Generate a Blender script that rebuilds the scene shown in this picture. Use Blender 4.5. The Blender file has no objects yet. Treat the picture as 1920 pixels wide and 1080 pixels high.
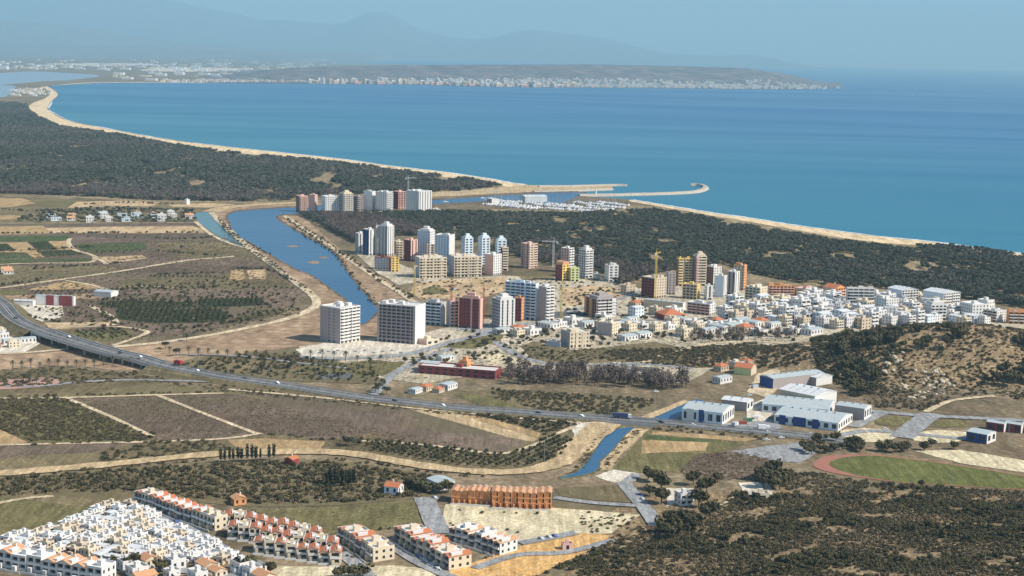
import bpy, math, random
import numpy as np
from mathutils import Vector, Matrix
random.seed(7); RNG = np.random.default_rng(7)
S = bpy.context.scene
COL = S.collection
# ---------------------------------------------------------------- camera
FPX, CAMH = 3000.0, 250.0                 # focal length in photo pixels, camera height in metres
PITCH = math.atan(438.0 / FPX); ROLL = math.radians(1.3)
cp, sp = math.cos(PITCH), math.sin(PITCH)
Fv = Vector((0, cp, -sp)); R0 = Vector((1, 0, 0)); U0 = Vector((0, sp, cp))
Rv = R0 * math.cos(ROLL) + U0 * math.sin(ROLL); Uv = U0 * math.cos(ROLL) - R0 * math.sin(ROLL)
cam = bpy.data.cameras.new('camera'); camo = bpy.data.objects.new('camera', cam); COL.objects.link(camo)
cam.sensor_width = 36.0; cam.lens = 36.0 * FPX / 1920.0; cam.clip_start = 1.0; cam.clip_end = 200000.0
M = Matrix((Rv, Uv, -Fv)).transposed().to_4x4(); M.translation = (0, 0, CAMH)
camo.matrix_world = M
S.camera = camo
# ---------------------------------------------------------------- world, sun, exposure
SUN_EL = math.radians(42.0); SUN_AZ = math.radians(107.0)      # azimuth clockwise from +Y (the view direction)
W = bpy.data.worlds.new('World'); S.world = W; W.use_nodes = True
wn = W.node_tree.nodes; wl = W.node_tree.links
bg = wn['Background']; sky = wn.new('ShaderNodeTexSky'); sky.sky_type = 'NISHITA'; sky.sun_disc = False
sky.sun_elevation = SUN_EL; sky.sun_rotation = SUN_AZ; sky.altitude = 250; sky.air_density = 1.0; sky.dust_density = 0.4; sky.ozone_density = 1.6
wl.new(sky.outputs[0], bg.inputs[0]); bg.inputs[1].default_value = 0.115
sl = bpy.data.lights.new('sun', 'SUN'); sl.energy = 5.0; sl.angle = math.radians(0.5); sl.color = (1.0, 0.925, 0.82)
so = bpy.data.objects.new('sun', sl); COL.objects.link(so); so.location = (0, 0, 800)
sdir = Vector((math.sin(SUN_AZ) * math.cos(SUN_EL), math.cos(SUN_AZ) * math.cos(SUN_EL), math.sin(SUN_EL)))
so.rotation_euler = sdir.to_track_quat('Z', 'Y').to_euler()
S.view_settings.view_transform = 'Standard'; S.view_settings.look = 'None'; S.view_settings.gamma = 1.0; S.view_settings.exposure = 0.46
S.render.engine = 'CYCLES'
S.cycles.use_denoising = True; S.cycles.max_bounces = 6; S.cycles.diffuse_bounces = 2; S.cycles.volume_bounces = 0
S.cycles.transparent_max_bounces = 4

# ---------------------------------------------------------------- terrain and pixel -> ground
def sst(a, b, x):
    t = min(1.0, max(0.0, (x - a) / (b - a))); return t * t * (3 - 2 * t)
def hz(x, y):
    h = 0.0
    r = math.hypot((x - 345) / 150.0, (y - 1330) / 105.0)           # the scrubby knoll behind the workshops
    if r < 1: h += 23.0 * (1 - r * r) ** 1.5 * (1 + .10 * math.sin(x * .05) * math.sin(y * .06))
    r = math.hypot((x - 470) / 170.0, (y - 1365) / 130.0)
    if r < 1: h += 17.0 * (1 - r * r) ** 1.5
    r = math.hypot((x - 195) / 70.0, (y - 1330) / 45.0)
    if r < 1: h += 5.0 * (1 - r * r) ** 1.5
    a = sst(930, 690, y) * sst(20, 330, x + (y - 780) * -.15)
    h += 30.0 * a + a * 4 * math.sin(x * .035 + 1) * math.sin(y * .04)
    return h
def ray(px, py):
    return Fv * FPX + Rv * (px - 960.0) - Uv * (py - 540.0)
def G(px, py, z=0.0, terrain=True):
    d = ray(px, py)
    if d.z > -1e-6: d.z = -1e-6
    zz = z
    for k in range(14 if terrain else 1):
        t = (zz - CAMH) / d.z
        p = Vector((0, 0, CAMH)) + d * t
        if not terrain or p.y > 1800: break
        h = hz(p.x, p.y) + z
        if abs(h - zz) < .02: break
        zz += (h - zz) * .7
    p.z = zz
    return p
def pxm(p):                                # photo pixels per metre at p
    return FPX / ((p - Vector((0, 0, CAMH))).dot(Fv))
def proj(p):
    q = p - Vector((0, 0, CAMH)); w = q.dot(Fv)
    return 960 + FPX * q.dot(Rv) / w, 540 - FPX * q.dot(Uv) / w
def horiz(px):                             # photo row of the level line at column px
    return 102.0 + (px - 960.0) * math.tan(ROLL)

# ---------------------------------------------------------------- materials
MATS = {}
def nodes_of(m):
    m.use_nodes = True
    return m.node_tree.nodes, m.node_tree.links, m.node_tree.nodes['Principled BSDF']
def mat(name, col, rough=.85, var=.12, scale=.8, spec=.25, metal=0.0, rnd=0.0):
    if name in MATS: return MATS[name]
    m = bpy.data.materials.new(name); n, l, b = nodes_of(m)
    b.inputs['Roughness'].default_value = rough; b.inputs['Metallic'].default_value = metal
    b.inputs['Specular IOR Level'].default_value = spec
    tc = n.new('ShaderNodeTexCoord'); nz = n.new('ShaderNodeTexNoise')
    nz.inputs['Scale'].default_value = scale; nz.inputs['Detail'].default_value = 4
    l.new(tc.outputs['Object'], nz.inputs['Vector'])
    mx = n.new('ShaderNodeMixRGB')
    mx.inputs[1].default_value = (*[c * (1 - var) for c in col], 1); mx.inputs[2].default_value = (*[min(.9, c * (1 + var)) for c in col], 1)
    l.new(nz.outputs['Fac'], mx.inputs[0]); out = mx.outputs[0]
    if rnd:
        oi = n.new('ShaderNodeObjectInfo'); mr = n.new('ShaderNodeMapRange'); hs = n.new('ShaderNodeHueSaturation')
        mr.inputs[3].default_value = 1 - rnd; mr.inputs[4].default_value = 1 + rnd
        l.new(oi.outputs['Random'], mr.inputs[0]); l.new(mr.outputs[0], hs.inputs['Value']); l.new(out, hs.inputs['Color'])
        m2 = n.new('ShaderNodeMath'); m2.operation = 'MULTIPLY_ADD'; m2.inputs[1].default_value = .06; m2.inputs[2].default_value = .47
        l.new(oi.outputs['Random'], m2.inputs[0]); l.new(m2.outputs[0], hs.inputs['Hue'])
        out = hs.outputs[0]
    l.new(out, b.inputs['Base Color'])
    MATS[name] = m; return m
def ground_mat(name, cols, s1=.02, s2=.4, rows=None, rough=.95, bump=.4, parcels=None):
    """earth: three colours mixed by a broad and a fine noise, optional furrows (angle, spacing, strength)"""
    if name in MATS: return MATS[name]
    m = bpy.data.materials.new(name); n, l, b = nodes_of(m)
    b.inputs['Roughness'].default_value = rough; b.inputs['Specular IOR Level'].default_value = 0.0
    sat = lambda c: tuple(max(.01, (sum(c) / 3 + (v - sum(c) / 3) * 1.28) * 1.16) for v in c)
    cols = [sat(c) for c in cols]
    geo = n.new('ShaderNodeNewGeometry')
    def noise(sc, det=6, dist=0.0, st=None):
        q = n.new('ShaderNodeTexNoise'); q.inputs['Scale'].default_value = sc; q.inputs['Detail'].default_value = det
        q.inputs['Roughness'].default_value = .62; q.inputs['Distortion'].default_value = dist
        v = geo.outputs['Position']
        if st:
            mp = n.new('ShaderNodeMapping'); mp.inputs['Rotation'].default_value = (0, 0, st[0]); mp.inputs['Scale'].default_value = st[1]
            l.new(v, mp.inputs[0]); v = mp.outputs[0]
        l.new(v, q.inputs['Vector'])
        return q.outputs['Fac']
    def ramp(src, a, c, lo=.38, hi=.62):
        mr = n.new('ShaderNodeMapRange'); mr.inputs[1].default_value = lo; mr.inputs[2].default_value = hi
        l.new(src, mr.inputs[0]); mx = n.new('ShaderNodeMixRGB'); l.new(mr.outputs[0], mx.inputs[0])
        for i, q in ((1, a), (2, c)):
            if isinstance(q, tuple): mx.inputs[i].default_value = (*q, 1)
            else: l.new(q, mx.inputs[i])
        return mx.outputs[0]
    big = ramp(noise(s1, 8, .6), cols[0], cols[1])
    fine = noise(s2, 5)
    c = ramp(fine, big, cols[2] if len(cols) > 2 else tuple(v * .72 for v in cols[0]), .50, .66)
    mid = noise(s1 * 6, 6, .3, (.35, (1, .45, 1))); dk = noise(s2 * 1.9, 3)
    stk = noise(1.0, 5, .4, ((rows[0] if rows else 1.1), (.30, .016, .1)) if s2 > .25 else ((.4), (s2 * .6, s2 * .05, .1)))
    for src, lo, hi, a, k in ((mid, .3, .7, .70, 1.22), (dk, .42, .62, .74, 1.12), (stk, .36, .64, .80, 1.18)):
        mr = n.new('ShaderNodeMapRange'); mr.inputs[1].default_value = lo; mr.inputs[2].default_value = hi; mr.inputs[3].default_value = a; mr.inputs[4].default_value = k
        l.new(src, mr.inputs[0]); mx = n.new('ShaderNodeMixRGB'); mx.blend_type = 'MULTIPLY'; mx.inputs[0].default_value = 1.0; l.new(c, mx.inputs[1]); l.new(mr.outputs[0], mx.inputs[2]); c = mx.outputs[0]
    if rows:
        ang, spc, k = rows
        mp = n.new('ShaderNodeMapping'); mp.inputs['Rotation'].default_value = (0, 0, ang); l.new(geo.outputs['Position'], mp.inputs[0])
        wv = n.new('ShaderNodeTexWave'); wv.inputs['Scale'].default_value = 2 * math.pi / spc / 20 * 3.18; wv.inputs['Distortion'].default_value = 1.2; wv.inputs['Detail'].default_value = 2
        l.new(mp.outputs[0], wv.inputs['Vector'])
        mx = n.new('ShaderNodeMixRGB'); mx.blend_type = 'MULTIPLY'; mx.inputs[0].default_value = k
        l.new(c, mx.inputs[1]); l.new(wv.outputs['Color'], mx.inputs[2]); c = mx.outputs[0]
    if parcels:                                     # small holdings, each tilled differently
        sx, sy, ang, lo, hi = parcels
        mp = n.new('ShaderNodeMapping'); mp.inputs['Rotation'].default_value = (0, 0, ang); mp.inputs['Scale'].default_value = (sx, sy, 1); l.new(geo.outputs['Position'], mp.inputs[0])
        vo = n.new('ShaderNodeTexVoronoi'); vo.inputs['Scale'].default_value = 1.0; vo.distance = 'CHEBYCHEV'; vo.inputs['Randomness'].default_value = .8; l.new(mp.outputs[0], vo.inputs['Vector'])
        sp_ = n.new('ShaderNodeSeparateColor'); l.new(vo.outputs['Color'], sp_.inputs[0])
        mr = n.new('ShaderNodeMapRange'); mr.inputs[3].default_value = lo; mr.inputs[4].default_value = hi; l.new(sp_.outputs[0], mr.inputs[0])
        mx = n.new('ShaderNodeMixRGB'); mx.blend_type = 'MULTIPLY'; mx.inputs[0].default_value = 1.0; l.new(c, mx.inputs[1]); l.new(mr.outputs[0], mx.inputs[2]); c = mx.outputs[0]
        m2 = n.new('ShaderNodeMapRange'); m2.inputs[1].default_value = .45; m2.inputs[2].default_value = .9; m2.inputs[4].default_value = .5; l.new(sp_.outputs[1], m2.inputs[0])
        mx = n.new('ShaderNodeMixRGB'); l.new(m2.outputs[0], mx.inputs[0]); l.new(c, mx.inputs[1]); mx.inputs[2].default_value = (.15, .13, .07, 1); c = mx.outputs[0]
    l.new(c, b.inputs['Base Color'])
    if bump:
        bp = n.new('ShaderNodeBump'); bp.inputs['Strength'].default_value = bump; bp.inputs['Distance'].default_value = .6
        l.new(fine, bp.inputs['Height']); l.new(bp.outputs[0], b.inputs['Normal'])
    MATS[name] = m; return m
def leaf_mat(name, c1, c2, rnd=.45):
    if name in MATS: return MATS[name]
    m = bpy.data.materials.new(name); n, l, b = nodes_of(m)
    b.inputs['Roughness'].default_value = .8; b.inputs['Specular IOR Level'].default_value = .15
    tc = n.new('ShaderNodeTexCoord'); nz = n.new('ShaderNodeTexNoise'); nz.inputs['Scale'].default_value = .9; nz.inputs['Detail'].default_value = 3
    l.new(tc.outputs['Object'], nz.inputs[0]); mx = n.new('ShaderNodeMixRGB')
    mx.inputs[1].default_value = (*c1, 1); mx.inputs[2].default_value = (*c2, 1); l.new(nz.outputs[0], mx.inputs[0])
    oi = n.new('ShaderNodeObjectInfo'); mr = n.new('ShaderNodeMapRange'); hs = n.new('ShaderNodeHueSaturation')
    mr.inputs[3].default_value = 1 - rnd; mr.inputs[4].default_value = 1 + rnd
    l.new(oi.outputs['Random'], mr.inputs[0]); l.new(mr.outputs[0], hs.inputs['Value']); l.new(mx.outputs[0], hs.inputs['Color'])
    l.new(hs.outputs[0], b.inputs['Base Color'])
    MATS[name] = m; return m

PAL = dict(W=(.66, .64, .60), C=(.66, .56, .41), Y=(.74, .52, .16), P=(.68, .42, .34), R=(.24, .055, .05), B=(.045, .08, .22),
           G=(.46, .46, .46), O=(.66, .31, .13), T=(.56, .46, .34), N=(.27, .14, .10), L=(.66, .74, .78), K=(.37, .32, .30), V=(.30, .25, .25), M=(.62, .64, .30))  # taupe serves as own colour and as painted shade, mauve only as shade
PN = dict(W='white_render', C='cream_render', Y='yellow_render', P='pink_render', R='maroon_brick', B='blue_panel', G='grey_render', O='orange_brick',
          T='tan_render', N='brown_brick', L='pale_blue_render', K='taupe_and_shade_render', V='shade_mauve_render', M='lime_render')
def wallm(k): return mat(PN[k], PAL[k], .85, .07, .25)
GLASS = mat('window_glass', (.030, .036, .045), .25, .5, 2.0, .5)
DARK = mat('dark_opening', (.022, .02, .02), .9, .4, .6)
ROOFG = mat('roof_gravel', (.58, .55, .50), .95, .15, .5)
ROOFW = mat('roof_white', (.74, .73, .70), .9, .1, .4)
TILE = mat('roof_tile', (.46, .16, .075), .85, .28, 1.6)
TILE2 = mat('roof_tile_pale', (.55, .29, .15), .85, .25, 1.6)
def sheet_roof(name, col):
    m = mat(name, col, .55, .16, .22, .3); n, l = m.node_tree.nodes, m.node_tree.links; b = n['Principled BSDF']
    tc = n.new('ShaderNodeTexCoord'); wv = n.new('ShaderNodeTexWave'); wv.inputs['Scale'].default_value = .55; wv.bands_direction = 'DIAGONAL'; l.new(tc.outputs['Object'], wv.inputs[0])
    src = b.inputs['Base Color'].links[0].from_socket; mr = n.new('ShaderNodeMapRange'); mr.inputs[3].default_value = .8; mr.inputs[4].default_value = 1.06; l.new(wv.outputs['Fac'], mr.inputs[0])
    mx = n.new('ShaderNodeMixRGB'); mx.blend_type = 'MULTIPLY'; mx.inputs[0].default_value = 1; l.new(src, mx.inputs[1]); l.new(mr.outputs[0], mx.inputs[2]); l.new(mx.outputs[0], b.inputs['Base Color']); return m
METAL = sheet_roof('roof_sheet', (.44, .49, .48))
METALW = sheet_roof('roof_sheet_white', (.66, .67, .65))
CONC = mat('concrete', (.46, .44, .41), .9, .15, .7)
STEEL = mat('steel', (.45, .45, .44), .5, .1, 2, .5, .6)
ASPH = ground_mat('asphalt', [(.115, .115, .115), (.15, .15, .145), (.095, .095, .095)], .03, 1.2, bump=.1)
PAINT = mat('road_paint', (.75, .75, .72), .8, .1, 2)

# ---------------------------------------------------------------- meshes and objects
class MB:
    def __init__(s): s.v = []; s.f = []; s.m = []
    def quad(s, a, b, c, d, m=0):
        k = len(s.v); s.v += [tuple(a), tuple(b), tuple(c), tuple(d)]; s.f.append((k, k + 1, k + 2, k + 3)); s.m.append(m)
    def face(s, pts, m=0):
        k = len(s.v); s.v += [tuple(p) for p in pts]; s.f.append(tuple(range(k, k + len(pts)))); s.m.append(m)
    def box(s, x0, y0, z0, x1, y1, z1, m=0, bottom=False):
        k = len(s.v)
        s.v += [(x0, y0, z0), (x1, y0, z0), (x1, y1, z0), (x0, y1, z0), (x0, y0, z1), (x1, y0, z1), (x1, y1, z1), (x0, y1, z1)]
        fs = [(4, 5, 6, 7), (0, 1, 5, 4), (1, 2, 6, 5), (2, 3, 7, 6), (3, 0, 4, 7)]
        if bottom: fs.append((3, 2, 1, 0))
        s.f += [tuple(i + k for i in f) for f in fs]; s.m += [m] * len(fs)
    def tube(s, p, q, r0, r1, n=6, m=0):
        p = Vector(p); q = Vector(q); a = (q - p).normalized(); b = a.orthogonal().normalized(); c = a.cross(b); k = len(s.v)
        for o, r in ((p, r0), (q, r1)):
            for i in range(n):
                t = 2 * math.pi * i / n; s.v.append(tuple(o + (b * math.cos(t) + c * math.sin(t)) * r))
        for i in range(n): s.f.append((k + i, k + (i + 1) % n, k + n + (i + 1) % n, k + n + i)); s.m.append(m)
        s.f.append(tuple(k + n + i for i in range(n))); s.m.append(m)
    def mesh(s, name, mats):
        me = bpy.data.meshes.new(name); me.from_pydata(s.v, [], s.f)
        for x in mats: me.materials.append(x)
        if len(mats) > 1: me.polygons.foreach_set('material_index', s.m)
        me.update(); return me
def link(name, data, parent=None, loc=None, rz=0.0):
    o = bpy.data.objects.new(name, data); COL.objects.link(o)
    if parent is not None: o.parent = parent
    if loc is not None: o.location = loc
    if rz: o.rotation_euler = (0, 0, rz)
    return o
def tag(o, label=None, cat=None, group=None, kind=None):
    if label: o['label'] = label
    if cat: o['category'] = cat
    if group: o['group'] = group
    if kind: o['kind'] = kind
    return o
def thing(name, label, cat, loc=(0, 0, 0), rz=0.0, group=None):
    o = link(name, None, None, loc, rz); o.empty_display_size = 1.0
    return tag(o, label, cat, group)
def copy_tree(root, loc, rz=0.0, sc=1.0, label=None, group=None):
    r = root.copy(); COL.objects.link(r); r.location = loc; r.rotation_euler = (0, 0, rz); r.scale = (sc, sc, sc) if not isinstance(sc, tuple) else sc
    if label: r['label'] = label
    if group: r['group'] = group
    for ch in root.children:
        c = ch.copy(); COL.objects.link(c); c.parent = r
        for g in ch.children:
            d = g.copy(); COL.objects.link(d); d.parent = c
    return r
def smooth(pts, closed=True, n=5):
    P = [Vector((p[0], p[1], 0)) for p in pts]; out = []; N = len(P)
    for i in range(N if closed else N - 1):
        a, b, c, d = (P[(i + k) % N] if closed else P[min(max(i + k, 0), N - 1)] for k in (-1, 0, 1, 2))
        for j in range(n):
            t = j / n
            q = .5 * ((2 * b) + (c - a) * t + (2 * a - 5 * b + 4 * c - d) * t * t + (3 * b - a - 3 * c + d) * t ** 3)
            out.append((q.x, q.y))
    if not closed: out.append((P[-1].x, P[-1].y))
    return out
LAY = [0]
def sheet(name, pts, z, m, sm=0, kind='structure', raw=False):
    """flat patch of ground or water traced as seen and laid where it lies on the plain"""
    LAY[0] += 1
    if sm: pts = smooth(pts, True, sm)
    zz = .04 + LAY[0] * .002
    P = [Vector(p) for p in pts] if raw else [G(x, y, zz, False) for x, y in pts]
    me = bpy.data.meshes.new(name); me.from_pydata([(p[0], p[1], zz) for p in P], [], [tuple(range(len(P)))]); me.materials.append(m)
    return tag(link(name, me), kind=kind)
def wpoly(pts, terrain=False): return [(p.x, p.y) for p in (G(x, y, 0, terrain) for x, y in pts)]
def inside(x, y, P):
    """vectorised point in polygon"""
    r = np.zeros(len(x), bool); n = len(P)
    for i in range(n):
        x0, y0 = P[i]; x1, y1 = P[(i + 1) % n]
        c = ((y0 > y) != (y1 > y)) & (x < (x1 - x0) * (y - y0) / ((y1 - y0) or 1e-9) + x0)
        r ^= c
    return r
def strip(name, cl, z, m, width, kind='structure', drape=True, sm=6, zf=None):
    """ribbon (road, path, bank) along a traced centre line; follows the terrain"""
    pts = smooth(cl, False, sm) if sm else cl
    LAY[0] += 1
    if not zf: z = z * .4 + .30 + LAY[0] * .0012
    wb = .03 if m.name == 'paving' else .14; wob = [random.uniform(1 - wb, 1 + wb) for _ in pts]
    P = [G(x, y, z, drape) for x, y in pts]
    if zf: P = [G(x, y, zf(i / (len(pts) - 1)), False) for i, (x, y) in enumerate(pts)]
    mb = MB(); L = []
    for i, p in enumerate(P):
        a = P[max(i - 1, 0)]; b = P[min(i + 1, len(P) - 1)]; t = (b - a); t.z = 0; t.normalize(); nrm = Vector((-t.y, t.x, 0))
        w = (width(i / (len(P) - 1)) if callable(width) else width) * (1.0 if zf else wob[i])
        q = []
        for s in (.5, -.5):
            e = p + nrm * (w * s)
            if drape and not zf: e.z = hz(e.x, e.y) + z
            q.append(e)
        L.append(q)
    k = 0
    for q in L: mb.v += [tuple(q[0]), tuple(q[1])]
    for i in range(len(L) - 1): mb.f.append((2 * i, 2 * i + 1, 2 * i + 3, 2 * i + 2)); mb.m.append(0)
    o = link(name, mb.mesh(name, [m])); tag(o, kind=kind); return o, P

# ---------------------------------------------------------------- the sea, the plain and the far shores
def water_mat(name, shallow, deep, far, rough=.32):
    m = bpy.data.materials.new(name); n, l, b = nodes_of(m)
    geo = n.new('ShaderNodeNewGeometry'); sep = n.new('ShaderNodeSeparateXYZ'); l.new(geo.outputs['Position'], sep.inputs[0])
    # depth of the water grows away from the beach, a line running from (2.2 km, 1.9 km) to (-3.2 km, 9 km)
    dm = n.new('ShaderNodeMath'); dm.operation = 'MULTIPLY_ADD'; dm.inputs[1].default_value = .80; l.new(sep.outputs[0], dm.inputs[0])
    dm2 = n.new('ShaderNodeMath'); dm2.operation = 'MULTIPLY'; dm2.inputs[1].default_value = .60; l.new(sep.outputs[1], dm2.inputs[0]); l.new(dm2.outputs[0], dm.inputs[2])
    mp = n.new('ShaderNodeMapping'); mp.inputs['Scale'].default_value = (.00028, .0013, 1); mp.inputs['Rotation'].default_value = (0, 0, math.radians(4)); l.new(geo.outputs['Position'], mp.inputs[0])
    nz = n.new('ShaderNodeTexNoise'); nz.inputs['Scale'].default_value = 1.0; nz.inputs['Detail'].default_value = 5; nz.inputs['Distortion'].default_value = .8; l.new(mp.outputs[0], nz.inputs[0])
    mr = n.new('ShaderNodeMapRange'); mr.inputs[1].default_value = 1900; mr.inputs[2].default_value = 6500; l.new(dm.outputs[0], mr.inputs[0])
    ad = n.new('ShaderNodeMath'); ad.operation = 'MULTIPLY_ADD'; ad.inputs[1].default_value = .7; l.new(nz.outputs[0], ad.inputs[0])
    sb = n.new('ShaderNodeMath'); sb.operation = 'SUBTRACT'; sb.inputs[1].default_value = .35; l.new(mr.outputs[0], sb.inputs[0]); l.new(sb.outputs[0], ad.inputs[2])
    cr = n.new('ShaderNodeValToRGB'); e = cr.color_ramp.elements
    e[0].position = 0.0; e[0].color = (*shallow, 1); e[1].position = .55; e[1].color = (*deep, 1); x = cr.color_ramp.elements.new(1.0); x.color = (*far, 1)
    l.new(ad.outputs[0], cr.inputs[0]); l.new(cr.outputs[0], b.inputs['Base Color'])
    # slicks and ruffled water: broad streaks of different roughness
    rr = n.new('ShaderNodeMapRange'); rr.inputs[1].default_value = .35; rr.inputs[2].default_value = .65; rr.inputs[3].default_value = rough; rr.inputs[4].default_value = rough + .12
    l.new(nz.outputs[0], rr.inputs[0]); l.new(rr.outputs[0], b.inputs['Roughness'])
    b.inputs['Specular IOR Level'].default_value = .13
    wv = n.new('ShaderNodeTexNoise'); wv.inputs['Scale'].default_value = .05; wv.inputs['Detail'].default_value = 5; l.new(geo.outputs['Position'], wv.inputs[0])
    bp = n.new('ShaderNodeBump'); bp.inputs['Strength'].default_value = .5; bp.inputs['Distance'].default_value = 2.0; l.new(wv.outputs[0], bp.inputs['Height']); l.new(bp.outputs[0], b.inputs['Normal'])
    MATS[name] = m; return m
SEA = water_mat('sea_water', (.018, .15, .215), (.008, .112, .235), (.008, .105, .235))
mb = MB(); mb.quad((-58000, -2500, -1.2), (58000, -2500, -1.2), (58000, 80000, -1.2), (-58000, 80000, -1.2))
tag(link('sea', mb.mesh('sea', [SEA])), kind='structure')

LAND = ground_mat('dry_plain', [(.19, .15, .105), (.15, .125, .085), (.24, .195, .14)], .006, .12, parcels=(.004, .009, .3, .75, 1.2))
SAND = ground_mat('beach_sand', [(.62, .50, .34), (.55, .44, .30), (.70, .58, .42)], .01, .2)
near_coast = [(1990, 489), (1920, 476), (1841, 466), (1747, 453), (1654, 444), (1560, 432), (1480, 421), (1400, 408), (1340, 400), (1290, 392), (1230, 382), (1180, 374),
              (1140, 371), (1100, 368), (1085, 362), (1040, 362), (1000, 366), (1000, 360), (1060, 358), (1100, 357), (1148, 355), (1148, 348), (1090, 349), (1015, 349), (985, 346),
              (953, 342), (917, 335), (827, 322), (723, 310), (640, 298), (500, 283), (380, 270), (287, 257), (190, 239), (127, 226), (92, 208), (90, 200), (97, 190), (108, 180), (108, 174), (98, 166), (88, 161.5)]
far_coast = [(120, 157), (160, 154.5), (230, 153.5), (300, 153.5), (433, 154.5), (560, 155.5), (640, 156), (760, 157), (860, 160), (967, 162.5), (1080, 163), (1240, 164), (1340, 165.5), (1440, 166.5), (1530, 166), (1563, 163.5),
             (1545, 158), (1480, 146), (1300, 137), (1100, 131), (900, 124.5), (700, 118.5), (560, 114), (450, 109)]
pts = [G(x, y, 0, False) for x, y in near_coast + far_coast]
pts += [Vector((-11000, 50000, 0)), Vector((-40000, 50000, 0)), Vector((-40000, -1500, 0)), Vector((2500, -1500, 0))]
mb = MB(); mb.face([(p.x, p.y, 0) for p in pts])
n0 = len(pts)
for i in range(n0):                                              # the bank down to the water
    a, b = pts[i], pts[(i + 1) % n0]; mb.quad((a.x, a.y, -2), (b.x, b.y, -2), (b.x, b.y, 0), (a.x, a.y, 0))
tag(link('ground', mb.mesh('ground', [LAND])), kind='structure')

FOAM = mat('surf_foam', (.62, .66, .66), .7, .25, .05)
for a0, a1 in ((0, 12), (24, 38)):                          # the line of small breakers along the beaches
    cp_ = [G(x, y, -1.1, False) for x, y in smooth(near_coast[a0:a1], False, 8)]; mb = MB(); pr0 = None
    for i in range(len(cp_) - 1):
        t_ = (cp_[i + 1] - cp_[i]).normalized(); n_ = Vector((t_.y, -t_.x, 0)); n_ = n_ if n_.x > 0 else -n_
        w0 = 5 + 5 * random.random(); q = (cp_[i] - n_ * 2, cp_[i] + n_ * w0)
        if pr0: mb.quad(pr0[0], q[0], q[1], pr0[1])
        pr0 = q
    tag(link('surf', mb.mesh('surf', [FOAM])), kind='structure')
def vnoise(nx, ny, seed, octs=5, base=4, ratio=.5):
    r = np.random.default_rng(seed); out = np.zeros((ny, nx)); amp = 1.0; tot = 0
    for o in range(octs):
        g = base * 2 ** o + 2; a = r.random((g, g))
        yy = np.linspace(0, g - 1.001, ny); xx = np.linspace(0, g - 1.001, nx)
        y0 = yy.astype(int); x0 = xx.astype(int); fy = (yy - y0)[:, None]; fx = (xx - x0)[None, :]
        fy = fy * fy * (3 - 2 * fy); fx = fx * fx * (3 - 2 * fx)
        y1 = np.minimum(y0 + 1, g - 1); x1 = np.minimum(x0 + 1, g - 1)
        v = a[np.ix_(y0, x0)] * (1 - fy) * (1 - fx) + a[np.ix_(y1, x0)] * fy * (1 - fx) + a[np.ix_(y0, x1)] * (1 - fy) * fx + a[np.ix_(y1, x1)] * fy * fx
        out += v * amp; tot += amp; amp *= ratio
    return out / tot
def gridmesh(name, X, Y, Z, m, smoothsh=True):
    ny, nx = X.shape
    V = np.stack([X, Y, Z], -1).reshape(-1, 3); i = np.arange(nx - 1)[None, :] + np.arange(ny - 1)[:, None] * nx
    Fq = np.stack([i, i + 1, i + nx + 1, i + nx], -1).reshape(-1, 4)
    me = bpy.data.meshes.new(name); me.from_pydata(V.tolist(), [], Fq.tolist()); me.materials.append(m)
    if smoothsh: me.polygons.foreach_set('use_smooth', [True] * len(me.polygons))
    return me
ROCK = ground_mat('mountain_scrub', [(.16, .145, .125), (.20, .18, .155), (.13, .125, .11)], .0008, .004, bump=0)
def range_(name, prof, dist, depth, seed, rough=.16):
    xs = np.linspace(prof[0][0], prof[-1][0], 220); ys = np.interp(xs, [p[0] for p in prof], [p[1] for p in prof])
    hh = CAMH + (np.array([horiz(x) for x in xs]) - ys) * dist / FPX
    hh = np.maximum(hh, 5)
    ny = 34; t = np.linspace(-1, 1, ny)[:, None]
    N = vnoise(220, ny, seed, 5, 5) - .5
    body = np.maximum(0, 1 - np.abs(t) ** 1.25)
    N2 = (vnoise(220, ny, seed + 50, 5, 8) - .5)
    Z = hh[None, :] * body * (1 + rough * 4 * N2 * (1 - body)) + hh[None, :] * N * rough * (1 - body) * (body > 0)
    Z = np.maximum(Z, -3); Z[0] = -4; Z[-1] = -4; Z[:, 0] = -4; Z[:, -1] = -4
    Y = dist + t * depth + np.zeros_like(Z)
    X = (xs[None, :] - 960) / FPX * dist * 1.01 + np.zeros_like(Z)
    tag(link(name, gridmesh(name, X, Y, Z, ROCK)), kind='structure')
range_('mountains', [(-300, 20), (-100, 8), (60, -12), (180, -20), (270, -4), (330, 4), (400, 19), (440, 25), (480, 37), (560, 40), (620, 46), (648, 42), (668, 33), (690, 24), (718, 23), (735, 30), (770, 50), (800, 62), (840, 70), (880, 74), (915, 70),
        (960, 59), (985, 55), (1020, 60), (1080, 67), (1120, 72), (1170, 85), (1200, 94), (1230, 99), (1290, 103), (1340, 104), (1390, 102), (1420, 108), (1470, 122)], 62000, 9000, 3)
range_('hills', [(-300, 10), (0, 35), (90, 44), (170, 52), (250, 66), (330, 78), (420, 86), (520, 92), (640, 97), (720, 103)], 44000, 6000, 9)
range_('foothills', [(-320, 76), (0, 80), (120, 84), (260, 87), (380, 92), (460, 97), (560, 104), (600, 108)], 37000, 5000, 15, .1)

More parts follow.
